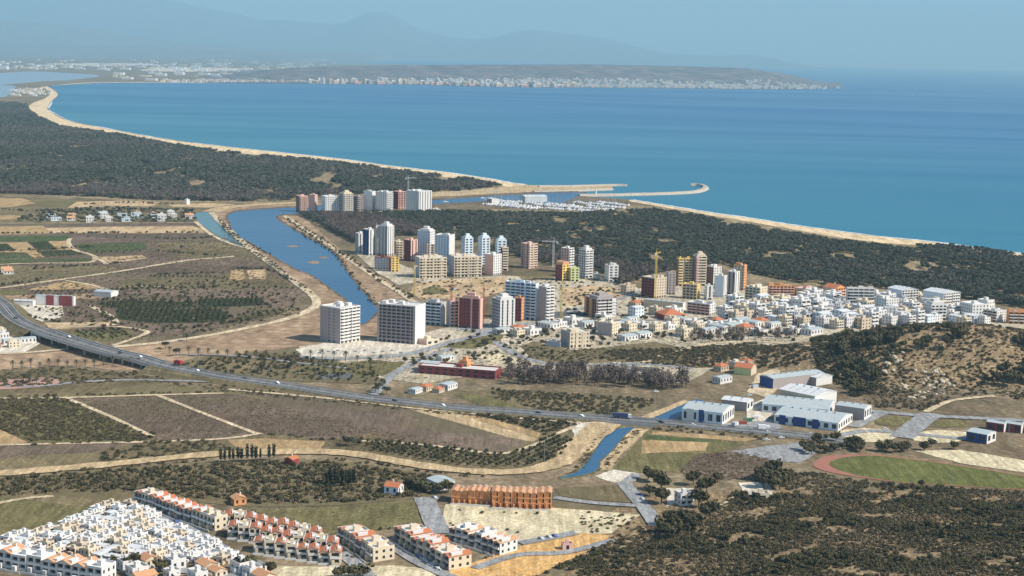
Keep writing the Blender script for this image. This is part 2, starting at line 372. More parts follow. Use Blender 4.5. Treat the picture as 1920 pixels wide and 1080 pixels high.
# the low plateau of the cape across the bay
CAPE = ground_mat('cape_scrub', [(.13, .125, .13), (.115, .115, .11), (.22, .17, .155)], .0012, .006, bump=0)
cx = np.linspace(380, 1562, 160)
shore = np.interp(cx, [p[0] for p in far_coast[3:16]], [p[1] for p in far_coast[3:16]])
sky_y = np.interp(cx, [380, 460, 560, 640, 760, 900, 1100, 1280, 1380, 1440, 1490, 1515, 1562], [147, 134, 125.5, 123, 121.5, 120.5, 120, 123.5, 127, 134, 144.5, 152.5, 163])
yh = np.array([horiz(x) for x in cx]); d0 = CAMH * FPX / (shore - yh)
dt = d0 + 3000; ztop = np.maximum(CAMH - (sky_y - yh) * dt / FPX, .5)
tt = np.linspace(0, 1, 26)[:, None]
prof = np.interp(tt[:, 0], [0, .06, .12, .3, .5, .62, .9, 1], [0, .02, .06, .42, .86, 1, .8, 0])[:, None]
Nn = vnoise(160, 26, 33, 4, 6)
Z = ztop[None, :] * prof * (1 + .22 * (Nn - .5) * (tt < .58)) + .3; Z[-1] = -3; Z[0] = .2
Dd = d0[None, :] + tt * 4800
X = (cx[None, :] - 960) / FPX * Dd; Y = Dd
CAPE_X, CAPE_Y, CAPE_Z = X, Y, Z
tag(link('cape', gridmesh('cape', X, Y, Z, CAPE)), kind='structure')

# near hills: the scrub slope and the knoll, a terrain sheet that rises out of the plain
SCRUBG = ground_mat('scrub_earth', [(.225, .17, .11), (.16, .12, .08), (.38, .31, .21)], .045, .35)
gx = np.linspace(-90, 760, 150); gy = np.linspace(560, 1560, 170)
X, Y = np.meshgrid(gx, gy); Z = np.vectorize(hz)(X, Y) - .12
tag(link('hillside', gridmesh('hillside', X, Y, Z, SCRUBG)), kind='structure')
# ---------------------------------------------------------------- beaches, lagoons, river
WOODS = ground_mat('wood_floor', [(.30, .24, .16), (.22, .18, .12), (.14, .12, .08)], .02, .15)
MUD = ground_mat('river_mud', [(.30, .22, .155), (.26, .195, .14), (.34, .26, .185)], .008, .06, bump=.1)
BANK = ground_mat('levee_earth', [(.44, .345, .225), (.38, .295, .195), (.50, .405, .28)], .02, .4)
TRACK = ground_mat('dirt_track', [(.52, .43, .31), (.46, .38, .27), (.58, .50, .38)], .02, .5)
TAN = ground_mat('ploughed_tan', [(.38, .28, .17), (.34, .25, .155), (.42, .32, .21)], .015, .3, (.5, 5, .12))
PALE = ground_mat('bare_lot', [(.56, .49, .35), (.48, .42, .29), (.62, .56, .43)], .02, .3)
PALE2 = ground_mat('pale_gravel', [(.56, .51, .43), (.50, .45, .37), (.64, .60, .52)], .02, .3)
ORNG = ground_mat('orange_earth', [(.55, .36, .185), (.47, .30, .15), (.60, .44, .27)], .04, .4)
TOWNG = ground_mat('town_waste_ground', [(.46, .40, .32), (.30, .26, .18), (.58, .54, .46)], .022, .35)
OCHRE = ground_mat('ochre_ground', [(.44, .335, .225), (.38, .285, .185), (.50, .40, .28)], .01, .2)
GREY = ground_mat('fallow_grey', [(.175, .135, .105), (.145, .115, .09), (.26, .205, .16)], .02, .5, (.9, 7, .3), parcels=(.007, .018, .25, .72, 1.2))
GREY2 = ground_mat('fallow_olive', [(.165, .135, .085), (.13, .11, .07), (.23, .185, .125)], .025, .5, parcels=(.009, .02, -.3, .75, 1.2))
GREEN = ground_mat('green_crop', [(.075, .10, .05), (.10, .115, .06), (.06, .08, .04)], .02, .4, (.2, 4, .25))
DGREEN = ground_mat('dark_crop', [(.045, .055, .03), (.06, .065, .035), (.035, .042, .025)], .02, .4, (.2, 5, .3))
OLIVE = ground_mat('olive_grass', [(.145, .13, .072), (.12, .11, .062), (.20, .17, .10)], .02, .4)
TURF = ground_mat('sports_turf', [(.115, .12, .055), (.14, .14, .065), (.095, .10, .048)], .03, .5)
RUNT = mat('running_track', (.33, .14, .095), .9, .15, .3)
PAVE = ground_mat('paving', [(.28, .28, .275), (.245, .245, .24), (.33, .325, .31)], .05, .6, bump=.05)
RIVER = water_mat('river_water', (.035, .105, .19), (.035, .105, .18), (.03, .10, .17), .3)
CANAL = mat('canal_water', (.06, .13, .13), .25, .1, .02, .4)
POND = mat('pond_water', (.035, .05, .05), .2, .1, .02, .4)
LAGOON = mat('lagoon_water', (.20, .25, .29), .3, .05, .001, .5)

def rough(pts, amp, n=3, seed=1):
    """break a traced outline into an uneven natural edge"""
    g_ = random.Random(seed); out = []; N = len(pts)
    for i in range(N):
        a, b = pts[i], pts[(i + 1) % N]
        for k in range(n):
            t = k / n; out.append((a[0] + (b[0] - a[0]) * t + g_.uniform(-amp, amp) * 1.6, a[1] + (b[1] - a[1]) * t + g_.uniform(-amp, amp) * .6))
    return out
def grown(pts, d):
    N = len(pts); ar = sum(pts[i][0] * pts[(i + 1) % N][1] - pts[(i + 1) % N][0] * pts[i][1] for i in range(N)); sg = 1 if ar > 0 else -1; out = []
    for i in range(N):
        a, b = pts[i - 1], pts[(i + 1) % N]; tx, ty = b[0] - a[0], b[1] - a[1]; L = math.hypot(tx, ty) or 1
        out.append((pts[i][0] + sg * ty / L * d, pts[i][1] - sg * tx / L * d * .5))
    return out
WET = ground_mat('wet_mud', [(.15, .115, .085), (.12, .095, .07), (.18, .14, .10)], .02, .1, bump=.05)
def beach(name, edge, inner, z=.05): return sheet(name, smooth(edge, False, 4) + rough(smooth(inner, False, 6)[::-1], .35, 2, 6)[:-1], z, SAND)
beach('beach', [(985, 346.3), (953, 342.3), (917, 335.4), (827, 322.4), (723, 310.4), (640, 298.4), (500, 283.4), (380, 270.4), (287, 257.4), (190, 239.4), (127, 226.4), (92, 208.2), (90, 200), (96, 190), (107, 180), (107, 174), (97, 166.5), (88, 162)],
      [(985, 354), (953, 350), (917, 344), (827, 331), (723, 317.5), (640, 306), (500, 292), (380, 279.5), (287, 264), (190, 246), (110, 236), (62, 216), (52, 204), (62, 193), (85, 184), (94, 174), (88, 168), (75, 163)])
beach('beach', [(1990, 489.5), (1920, 476.5), (1841, 466.5), (1747, 453.5), (1654, 444.5), (1560, 432.5), (1480, 421.5), (1400, 408.5), (1340, 400.5), (1290, 392.5), (1230, 382.5), (1180, 374.5)],
      [(1990, 499), (1920, 484), (1841, 473), (1747, 462), (1654, 455), (1560, 443), (1480, 429), (1400, 415), (1340, 405), (1290, 396), (1230, 386), (1180, 377)])
beach('beach', [(112, 159), (160, 155), (230, 154), (300, 154), (433, 155)], [(90, 161.5), (160, 156.2), (230, 155), (300, 154.8), (433, 155.6)])
sheet('sand_spit', [(790, 361), (860, 358.5), (930, 352), (985, 346.5), (1015, 349.3), (1090, 349.3), (1148, 348.5), (1148, 354.5), (1060, 357.5), (1000, 359.6), (930, 363), (860, 367), (800, 369)], .06, BANK)
sheet('wood_floor', smooth([(-420, 222), (0, 194), (50, 196), (52, 206), (64, 217), (110, 237), (190, 247), (287, 265), (380, 280), (500, 293), (640, 307), (723, 318), (827, 332), (917, 345), (945, 351), (860, 358), (790, 361), (640, 366), (560, 372), (540, 380), (420, 381), (300, 379), (150, 371), (0, 364), (-420, 366)], True, 3), .03, WOODS)
sheet('wood_floor', smooth([(560, 402), (640, 403), (740, 401), (830, 399), (900, 392), (1000, 394), (1090, 395), (1180, 385), (1230, 387), (1290, 397), (1340, 406), (1400, 416), (1480, 430), (1560, 444), (1654, 456), (1747, 463), (1841, 474), (1920, 485), (1990, 500), (1990, 590), (1920, 580), (1850, 566), (1700, 548), (1640, 545), (1550, 545), (1400, 515), (1330, 500), (1265, 510), (1160, 540), (1120, 510), (1040, 500), (950, 480), (850, 450), (760, 440), (700, 455), (668, 460), (600, 425)], True, 3), .03, WOODS)
sheet('lagoon', [(-200, 150), (0, 137), (60, 134), (130, 137), (190, 142), (130, 150), (70, 153), (20, 158), (-200, 172)], .3, LAGOON, 3)
sheet('lagoon', [(-200, 178), (-60, 162), (20, 160), (28, 166), (12, 180), (-20, 184), (-200, 196)], .3, LAGOON, 3)
sheet('salt_pan', [(260, 131), (330, 126.5), (420, 127), (470, 130), (400, 134), (300, 134)], .4, PALE2, 2)
sheet('salt_pan', [(100, 121), (180, 118), (260, 119), (300, 121.5), (200, 123.5)], .4, PALE2, 2)
sheet('mud_flat', smooth([(395, 398), (440, 388), (500, 384), (560, 382), (640, 381), (760, 379), (760, 384), (600, 392), (566, 400), (590, 425), (640, 468), (701, 510), (746, 538), (780, 562), (800, 580), (790, 620), (700, 655), (560, 650), (470, 662), (380, 668), (330, 680), (250, 695), (120, 686), (-60, 696), (-60, 660), (60, 662), (150, 655), (213, 650), (300, 643), (400, 628), (500, 608), (553, 595), (588, 578), (594, 563), (580, 547), (553, 527), (500, 487), (460, 457), (410, 412)], True, 3), .05, MUD)
RV = smooth([(427, 405), (443, 397), (493, 392), (553, 389), (640, 384.5), (740, 381), (810, 376), (880, 371), (1000, 363), (1085, 361), (1090, 366), (1040, 384), (1000, 381), (940, 376), (880, 379), (810, 383), (700, 391), (600, 399), (556, 401), (530, 402), (517, 408), (540, 424), (577, 445), (621, 471), (645, 501), (671, 536), (705, 576), (701, 590), (679, 608), (660, 590), (652, 564), (622, 542), (585, 516), (553, 503), (500, 473), (467, 453), (443, 440), (430, 416)], True, 4)
sheet('wet_mud', rough(grown(RV, 5), 1.6, 3, 2), .09, WET)
sheet('river', rough(RV, .7, 3, 3), .10, RIVER)
for pl in ([(577, 492), (588, 489), (600, 492), (590, 495)], [(598, 483), (608, 481), (616, 483), (606, 485)], [(538, 462), (550, 460), (562, 462), (550, 463.5)]):
    sheet('mud_bank', pl, .13, MUD, 3)
sheet('canal', [(364, 402), (380, 394), (400, 392), (406, 405), (425, 427), (455, 454), (474, 470), (458, 468), (420, 449), (386, 427), (369, 412)], .11, CANAL, 3)
CN = smooth([(1149, 806), (1189, 801), (1172, 815), (1147, 845), (1125, 864), (1122, 878), (1104, 888), (1070, 894), (1048, 897), (1060, 892), (1083, 884), (1094, 872), (1115, 845), (1132, 822)], True, 4)
sheet('reed_bank', rough(grown(CN, 5), 1.5, 3, 4), .1, OLIVE); sheet('canal', rough(CN, .6, 2, 5), .11, RIVER)
sheet('canal', [(1196, 797), (1222, 784), (1262, 766), (1292, 752), (1312, 749), (1325, 756), (1306, 764), (1282, 778), (1240, 795)], .11, RIVER, 3)
sheet('pond', [(0, 862), (60, 855), (150, 850), (178, 852), (190, 862), (150, 872), (60, 879), (0, 882), (-70, 886), (-70, 866)], .11, POND, 3)
sheet('pond', [(0, 906), (30, 903), (26, 918), (0, 924), (-40, 926), (-40, 908)], .11, POND, 3)

# ---------------------------------------------------------------- fields on the river plain
A = lambda *p: [(x / 3, y / 3 + 340) for x, y in p]
for m, z, p in sorted([
    (GREY2, .06, A((-200, 80), (0, 85), (420, 100), (900, 115), (1300, 120), (1420, 130), (1230, 160), (1080, 180), (1060, 230), (0, 235), (-200, 235))),
    (TAN, .07, A((-200, 100), (0, 95), (120, 95), (220, 120), (60, 145), (-200, 150))), (OCHRE, .075, A((430, 115), (700, 108), (900, 118), (860, 140), (600, 140), (380, 150))),
    (OLIVE, .072, A((150, 110), (400, 105), (430, 118), (370, 140), (240, 130))), (OCHRE, .075, A((930, 130), (1180, 122), (1330, 128), (1180, 148), (980, 142))), (TAN, .074, A((-200, 195), (60, 190), (200, 200), (60, 215), (-200, 215))),
    (GREY, .06, A((-200, 240), (1100, 235), (1180, 300), (1260, 350), (1400, 380), (1500, 460), (1650, 570), (1720, 630), (1640, 700), (1500, 770), (1200, 830), (900, 870), (700, 880), (500, 840), (0, 690), (-200, 600))),
    (OCHRE, .07, A((250, 262), (600, 255), (1080, 250), (1140, 270), (1150, 288), (800, 292), (300, 290))), (TAN, .068, A((-100, 255), (240, 250), (300, 292), (0, 300), (-100, 300))),
    (GREEN, .07, A((-150, 312), (380, 303), (400, 320), (340, 335), (-150, 342))), (TAN, .075, A((-150, 348), (150, 342), (250, 425), (190, 430), (140, 398), (-150, 396))),
    (DGREEN, .08, A((160, 342), (260, 336), (325, 382), (212, 387))), (DGREEN, .08, A((200, 391), (425, 386), (475, 412), (255, 424))), (TAN, .08, A((270, 337), (385, 335), (425, 385), (330, 385))), (DGREEN, .078, A((-150, 350), (40, 350), (90, 390), (-150, 392))),
    (GREEN, .074, A((-150, 402), (140, 402), (190, 432), (-150, 440))), (GREEN, .076, A((-150, 445), (500, 430), (530, 446), (-150, 466))), (GREEN, .07, A((430, 352), (810, 342), (835, 384), (540, 402), (450, 388))),
    (OCHRE, .07, A((560, 425), (800, 415), (830, 432), (620, 462))), (GREY2, .07, A((850, 345), (1250, 345), (1400, 390), (1480, 440), (1250, 430), (1000, 430))), (GREY2, .07, A((-150, 475), (500, 468), (700, 490), (300, 560), (-150, 590))),
    (TAN, .073, A((350, 565), (520, 572), (590, 602), (140, 612))), (OLIVE, .076, A((-150, 612), (150, 608), (150, 640), (-150, 642))), (MUD, .077, A((-150, 645), (600, 630), (610, 660), (-150, 670))),
    (GREY2, .071, A((640, 560), (1260, 520), (1500, 500), (1600, 560), (1660, 600), (1000, 605), (700, 605))), (OCHRE, .08, A((1390, 500), (1500, 495), (1490, 550), (1400, 550))), (TAN, .079, A((1300, 500), (1370, 495), (1380, 555), (1290, 555))),
    (DGREEN, .08, A((540, 685), (700, 668), (1100, 680), (1110, 708), (700, 722), (600, 710))), (DGREEN, .082, A((650, 722), (1230, 715), (1300, 760), (1250, 790), (850, 800), (660, 775))), (DGREEN, .083, A((1115, 662), (1480, 655), (1490, 698), (1115, 712))),
    (OLIVE, .084, A((380, 840), (700, 828), (770, 855), (640, 905), (430, 890))), (GREY2, .084, A((1280, 770), (1560, 720), (1640, 720), (1500, 770), (1250, 815))), (OCHRE, .085, A((250, 795), (620, 790), (640, 805), (380, 830), (280, 830))),
    (PALE2, .09, A((80, 690), (350, 700), (360, 760), (240, 790), (100, 740))), (PALE2, .09, A((-60, 800), (60, 830), (230, 910), (140, 960), (-60, 970)))], key=lambda q: q[1]):
    sheet('field', p, z, m)
for cl, w in [([(0, 540), (120, 523), (233, 507), (350, 488), (413, 483), (440, 480)], 7), (A((370, 558), (480, 575), (600, 607)), 5), (A((395, 320), (385, 345), (420, 385), (520, 415), (600, 465)), 6), (A((-100, 470), (200, 460), (500, 455), (530, 420)), 5),
              (A((500, 695), (600, 745), (645, 775), (635, 805), (500, 805), (260, 800)), 6), (A((400, 818), (640, 815), (800, 835), (815, 858), (640, 922)), 5), (A((0, 235), (500, 234), (1100, 232)), 4), (A((1100, 225), (1190, 300), (1300, 350), (1400, 378)), 6), (A((640, 600), (800, 590), (1000, 600)), 3),
              (A((-60, 970), (150, 962), (380, 942)), 6), ([(860, 357.5), (930, 352), (1000, 348), (1090, 347.5), (1150, 346)], 12), ([(790, 362), (860, 359.6), (930, 357), (1000, 356), (1148, 354)], 9)]:
    strip('path', cl, .16, TRACK, w)
strip('levee_road', [(396, 398), (410, 413), (460, 458), (500, 488), (553, 528), (580, 548), (593, 563), (587, 577), (553, 593), (500, 607), (400, 627), (300, 642), (213, 650)], .35, TRACK, 9)
strip('riverside_promenade', [(533, 404), (548, 414), (590, 442), (640, 476), (701, 518), (746, 546), (782, 570)], .3, TRACK, 7)
strip('bank', [(396, 397), (430, 388), (500, 382.5), (560, 380)], .3, BANK, 28)

# fields south of the motorway
for m, z, p in sorted([
    (GREY2, .06, [(-80, 700), (60, 700), (300, 715), (460, 735), (600, 755), (780, 775), (960, 790), (1130, 795), (1140, 800), (1100, 830), (1060, 862), (1015, 880), (950, 884), (850, 881), (770, 868), (668, 851), (590, 846), (460, 848), (340, 856), (180, 872), (0, 890), (-80, 895)]),
    (GREY, .07, [(120, 746), (292, 741), (478, 812), (420, 824), (290, 828), (285, 815)]), (GREY, .07, [(300, 741), (440, 738), (560, 762), (690, 812), (668, 825), (600, 822), (484, 812)]), (GREY, .072, [(460, 736), (600, 746), (767, 767), (955, 820), (985, 830), (942, 848), (850, 840), (740, 826), (640, 795)]),
    (OLIVE, .07, [(-80, 752), (52, 745), (118, 745), (284, 820), (276, 828), (57, 829), (0, 804), (-80, 800)]), (TAN, .08, [(-80, 802), (0, 805), (52, 830), (0, 834), (-80, 836)]), (BANK, .08, [(767, 767), (845, 773), (960, 807), (1008, 822), (1000, 828), (955, 820)]), (TAN, .078, [(860, 778), (900, 779), (1015, 812), (1008, 820), (960, 806)]),
    (TAN, .08, [(425, 824), (500, 822), (610, 828), (600, 842), (590, 844), (460, 846), (440, 836)]), (GREY, .08, [(-80, 838), (60, 834), (270, 830), (170, 848), (60, 854), (-80, 866)]), (GREY2, .078, [(860, 736), (940, 728), (1060, 742), (1230, 752), (1225, 765), (1150, 784), (1000, 772), (900, 758)]), (OLIVE, .082, [(850, 738), (920, 742), (990, 768), (900, 760)]),
    (PALE2, .085, [(1070, 795), (1135, 788), (1150, 796), (1138, 808), (1105, 835), (1075, 855), (1050, 868), (1080, 830)]), (BANK, .086, [(1200, 782), (1282, 750), (1296, 752), (1240, 776), (1210, 790)]),
    (BANK, .084, [(1189, 803), (1216, 805), (1190, 830), (1160, 856), (1145, 882), (1125, 880), (1126, 866), (1149, 846), (1174, 816)]),
    (OLIVE, .08, [(1149, 879), (1216, 805), (1412, 825), (1355, 846), (1310, 855), (1270, 885), (1200, 886)]), (TAN, .085, [(1204, 825), (1330, 829), (1322, 845), (1203, 850)]), (TAN, .085, [(1225, 808), (1420, 822), (1400, 828), (1222, 814)]), (GREEN, .086, [(1215, 816), (1340, 826), (1330, 829), (1206, 823)]),
    (GREY2, .08, [(-80, 900), (120, 885), (330, 870), (480, 860), (620, 862), (740, 878), (820, 890), (830, 905), (790, 935), (620, 948), (470, 950), (330, 938), (200, 950), (0, 960), (-80, 960)]), (OLIVE, .082, [(0, 930), (150, 950), (230, 940), (150, 972), (60, 1000), (0, 1008), (-80, 1010), (-80, 940)]),
    (OLIVE, .083, [(470, 955), (620, 950), (780, 938), (790, 985), (740, 990), (640, 1000), (600, 1003), (520, 975)]), (PALE, .085, [(835, 945), (920, 944), (1035, 952), (1120, 958), (1200, 965), (1208, 985), (1150, 1000), (1040, 1005), (975, 1018), (930, 1000), (850, 990), (826, 985)]), (GREY2, .086, [(1040, 915), (1165, 908), (1196, 943), (1120, 938), (1050, 930)]),
    (PALE2, .087, [(1115, 893), (1150, 880), (1200, 888), (1190, 902), (1150, 905)]), (PALE, .088, [(500, 1062), (650, 1062), (740, 1060), (800, 1066), (830, 1090), (480, 1100)]), (ORNG, .09, [(845, 1070), (960, 1030), (1020, 1008), (1070, 998), (1140, 1003), (1148, 1010), (1110, 1030), (1040, 1062), (980, 1095), (800, 1100)]),
    (GREY, .087, [(1276, 880), (1308, 851), (1412, 846), (1455, 867), (1412, 898), (1290, 898)]), (PAVE, .09, [(1370, 846), (1440, 836), (1505, 829), (1530, 850), (1500, 868), (1440, 862)]), (PALE, .09, [(1712, 845), (1800, 843), (1920, 863), (1990, 876), (1990, 900), (1920, 886), (1800, 868)]),
    (PALE2, .09, [(1385, 905), (1440, 903), (1450, 930), (1400, 935)]), (PALE2, .09, [(1250, 915), (1305, 915), (1310, 950), (1250, 955)])], key=lambda q: q[1]):
    sheet('field', rough(p, .8, 6, int(p[0][0])), z, m, 0)
for cl, w, mm in [([(-60, 747), (130, 745), (292, 740), (420, 737)], 4, TRACK), ([(122, 745), (210, 782), (286, 818)], 4, TRACK), ([(294, 740), (390, 778), (482, 813)], 4, TRACK), ([(-60, 836), (80, 832), (278, 828), (420, 822), (490, 812)], 4, TRACK), ([(420, 729), (600, 745), (767, 764), (860, 773), (1000, 786), (1090, 792)], 4, TRACK),
                  ([(670, 826), (800, 834), (930, 850), (990, 838), (1040, 815), (1075, 800)], 4, TRACK), ([(-60, 955), (40, 935), (100, 930)], 4, TRACK), ([(1170, 905), (1190, 930), (1215, 960), (1232, 985)], 9, PAVE), ([(1195, 888), (1175, 903), (1165, 910)], 7, PAVE), ([(1040, 932), (1110, 942), (1200, 948)], 6, PAVE),
                  ([(795, 932), (805, 955), (818, 985), (830, 1000)], 12, PAVE), ([(240, 935), (300, 965), (380, 1005), (440, 1040), (500, 1060)], 7, PAVE), ([(640, 1035), (670, 1060), (700, 1090)], 8, PAVE), ([(720, 1010), (770, 1045), (830, 1075), (870, 1090)], 7, PAVE), ([(975, 1018), (1040, 1006), (1080, 998)], 7, PAVE), ([(890, 1065), (970, 1040), (1060, 1035), (1150, 1012)], 6, PAVE),
                  ([(200, 1058), (330, 1068), (480, 1085)], 7, PAVE), ([(1630, 770), (1720, 778), (1820, 783), (1960, 790)], 9, PAVE), ([(1735, 772), (1780, 752), (1830, 745), (1865, 742)], 5, TRACK), ([(1748, 775), (1720, 795), (1690, 820)], 16, PAVE), ([(1600, 800), (1640, 780), (1660, 772)], 9, PAVE), ([(1560, 820), (1620, 808), (1700, 812), (1830, 825)], 8, PAVE),
                  ([(1200, 680), (1280, 655), (1340, 643), (1420, 640), (1520, 648), (1550, 640)], 6, TRACK), ([(1380, 930), (1360, 945), (1340, 952)], 4, TRACK)]:
    strip('path', cl, .22, mm, w)
o, _ = strip('levee', [(-80, 893), (0, 887), (182, 872), (338, 856), (427, 849), (520, 847), (590, 846), (668, 851), (772, 869), (851, 880), (910, 884), (960, 884), (1015, 877), (1060, 858), (1104, 820), (1137, 793)], .6, BANK, lambda t: 13 + 8 * sst(.75, .95, t))
# sports ground
track = [(1524, 871), (1535, 861), (1557, 854), (1610, 852), (1662, 854), (1780, 869), (1912, 890), (1990, 905), (2010, 925), (1907, 918), (1787, 911), (1703, 906), (1640, 898.5), (1575, 889), (1538, 880)]
sheet('running_track', track, .11, RUNT, 3)
sheet('sports_field', [(1554, 871), (1570, 860), (1610, 854.5), (1662, 855.8), (1780, 870.3), (1904, 890), (1984, 906), (1998, 918), (1907, 917), (1787, 910), (1703, 905), (1640, 897), (1586, 886)], .14, TURF, 3)
for p in ([(1640, 790), (1656, 781), (1710, 783), (1716, 788), (1700, 798), (1650, 797)], [(1745, 790), (1760, 786), (1815, 790), (1812, 800), (1740, 800)], [(1560, 812), (1620, 802), (1680, 812), (1668, 826), (1600, 828)], [(1720, 812), (1760, 806), (1820, 812), (1790, 830), (1714, 826)]):
    sheet('vacant_plot', p, .24, OLIVE if p[0][0] in (1640, 1745) else PALE, 2)

# town ground: bare lots, streets, car parks
for m, z, p in sorted([
    (TOWNG, .06, [(560, 650), (640, 640), (800, 622), (900, 600), (1000, 590), (1200, 540), (1280, 530), (1400, 545), (1640, 555), (1850, 575), (1990, 600), (1990, 640), (1850, 625), (1640, 640), (1540, 650), (1480, 660), (1340, 690), (1280, 720), (1150, 700), (950, 690), (800, 720), (640, 700), (560, 690)]),
    (OCHRE, .07, [(778, 530), (850, 524), (948, 519), (950, 545), (910, 556), (845, 560), (790, 562), (768, 548)]), (OLIVE, .08, [(790, 542), (815, 536), (835, 542), (840, 549), (810, 553), (795, 552)]), (TOWNG, .065, [(660, 470), (700, 478), (780, 505), (780, 530), (745, 535), (700, 505)]), (TOWNG, .066, [(770, 518), (850, 522), (945, 516), (1040, 520), (1160, 526), (1210, 545), (1200, 560), (1040, 600), (1000, 600), (950, 560), (948, 528), (850, 528), (776, 534)]),
    (OCHRE, .075, [(1050, 540), (1120, 535), (1180, 545), (1150, 565), (1060, 575)]), (GREY2, .074, [(960, 508), (1040, 512), (1040, 524), (980, 526)]), (GREY2, .08, [(975, 648), (1000, 640), (1060, 655), (1100, 655), (1230, 640), (1290, 655), (1200, 678), (1080, 682), (1000, 676)]), (GREY2, .082, [(1200, 672), (1290, 650), (1420, 645), (1530, 655), (1500, 680), (1380, 690), (1290, 690)]),
    (PALE2, .09, [(555, 655), (620, 640), (800, 640), (830, 650), (780, 662), (640, 668), (570, 668)]), (GREY2, .075, [(240, 700), (330, 680), (470, 660), (560, 665), (700, 690), (720, 720), (560, 715), (400, 700)]), (OLIVE, .078, [(560, 690), (700, 675), (760, 680), (720, 705), (640, 708)]), (GREY2, .07, [(-80, 705), (120, 690), (240, 700), (330, 712), (200, 722), (-80, 735)]),
    (PALE, .09, [(890, 668), (930, 660), (990, 680), (930, 684)]), (OLIVE, .085, [(830, 650), (900, 628), (945, 622), (940, 640), (880, 655)]), (PAVE, .085, [(850, 615), (910, 610), (960, 618), (900, 628)]), (TRACK, .09, [(1420, 700), (1460, 690), (1470, 720), (1440, 745), (1400, 735)]), (PALE2, .08, [(660, 396), (740, 396), (826, 396), (826, 402), (740, 404), (660, 404)])], key=lambda q: q[1]):
    sheet('town_ground', rough(p, 1.5, 5, int(p[0][0])), z, m)
for cl, w in [([(560, 668), (640, 672), (760, 664), (850, 640), (930, 622), (1000, 605), (1080, 600)], 10), ([(930, 640), (960, 660), (1010, 678), (1080, 684), (1200, 682), (1300, 690)], 8), ([(700, 740), (740, 700), (800, 670), (850, 652)], 8), ([(1080, 600), (1200, 600), (1290, 600), (1380, 600), (1560, 605)], 7), ([(1060, 585), (1160, 560), (1200, 545)], 7), ([(1000, 690), (1040, 684), (1200, 686)], 5), ([(330, 664), (450, 667), (560, 680), (650, 690)], 4), ([(-60, 718), (60, 724), (150, 716), (250, 712), (420, 716)], 5)]:
    strip('street', cl, .26, PAVE, w)

sheet('car_park', [(593, 701), (640, 697), (664, 701), (660, 710), (600, 711)], .1, ASPH)
sheet('plaza', [(-40, 716), (20, 711), (80, 708), (112, 712), (100, 722), (40, 728), (-40, 730)], .1, mat('red_paving', (.42, .25, .20), .9, .2, .3), 2)
sheet('car_park', [(1130, 690), (1220, 688), (1240, 694), (1150, 698)], .1, ASPH); sheet('car_park', [(1020, 586), (1085, 582), (1100, 592), (1030, 598)], .1, ASPH)
sheet('yard', [(1285, 800), (1380, 792), (1430, 780), (1470, 800), (1440, 812), (1360, 806)], .1, PAVE); sheet('yard', [(1400, 760), (1440, 745), (1470, 760), (1430, 790), (1400, 790)], .1, PALE2)
for m, p in [(GREY2, [(-450, 372), (-60, 372), (-60, 470), (-450, 480)]), (GREY, [(-450, 482), (-170, 484), (-66, 534), (-20, 600), (-60, 660), (-450, 680)]), (GREY2, [(-480, 690), (-70, 700), (-70, 840), (-520, 850)]), (OLIVE, [(-520, 860), (-70, 842), (-70, 1000), (-560, 1030)]), (TAN, [(-300, 400), (-120, 396), (-100, 420), (-300, 426)]), (DGREEN, [(-380, 560), (-160, 556), (-120, 600), (-380, 610)]), (BANK, [(-300, 740), (-120, 732), (-110, 760), (-320, 770)])]:
    sheet('field', rough(p, 1.0, 4, 9), .05, m)
# ---------------------------------------------------------------- motorway and its bridge
mz = lambda t: 6.5 - 5.0 * sst(.267, .496, t) - .7 * sst(.54, .82, t)
mway = [(-330, 440), (-170, 480), (-60, 530), (0, 566), (22, 590), (50, 608), (110, 630), (200, 657), (260, 671), (317, 687), (427, 707), (500, 717), (564, 727), (668, 743), (772, 755), (877, 766), (960, 771), (1060, 779), (1135, 784), (1200, 789), (1278, 795), (1355, 803), (1467, 813), (1530, 820), (1600, 830)]
_, MP = strip('motorway', mway, 0, ASPH, 16, zf=mz)
def offset_line(P, off):
    out = []
    for i, p in enumerate(P):
        a = P[max(i - 1, 0)]; b = P[min(i + 1, len(P) - 1)]; t = b - a; t.z = 0; t.normalize(); out.append(p + Vector((-t.y, t.x, 0)) * off)
    return out
def ribbon(name, A_, B_, m, kind='structure', parent=None):
    mb = MB()
    for i in range(len(A_) - 1): mb.quad(A_[i], A_[i + 1], B_[i + 1], B_[i])
    o = link(name, mb.mesh(name, [m]), parent)
    if kind: tag(o, kind=kind)
    return o
MPd = []
for i in range(len(MP) - 1):
    for k in range(4): MPd.append(MP[i].lerp(MP[i + 1], k / 4))
for off in (-7.4, 7.4, -1.2, 1.2):
    a = [p + Vector((0, 0, .03)) for p in offset_line(MPd, off - .14)]; b = [p + Vector((0, 0, .03)) for p in offset_line(MPd, off + .14)]
    ribbon('lane_marking', a, b, PAINT)
i0, i1 = 6 * 6 - 3, 9 * 6 - 2                              # the bridge spans these points of the smoothed line
for nm, seg in (('embankment', MP[:i0 + 1]), ('embankment', MP[i1:])):
    for sgn in (1, -1):
        e = [p + Vector((0, 0, -.03)) for p in offset_line(seg, 8.5 * sgn)]; t = offset_line(seg, 0)
        t = []
        for p, q in zip(seg, offset_line(seg, sgn)):
            d = (q - p).normalized(); r = p + d * (8.5 + p.z * 1.9); r.z = -.05; t.append(r)
        ribbon(nm, e, t, GREY2)
br = thing('road_bridge', 'long low concrete motorway bridge over the dry river bed with dark shaded side', 'bridge', (0, 0, 0))
seg = MP[i0:i1 + 1]
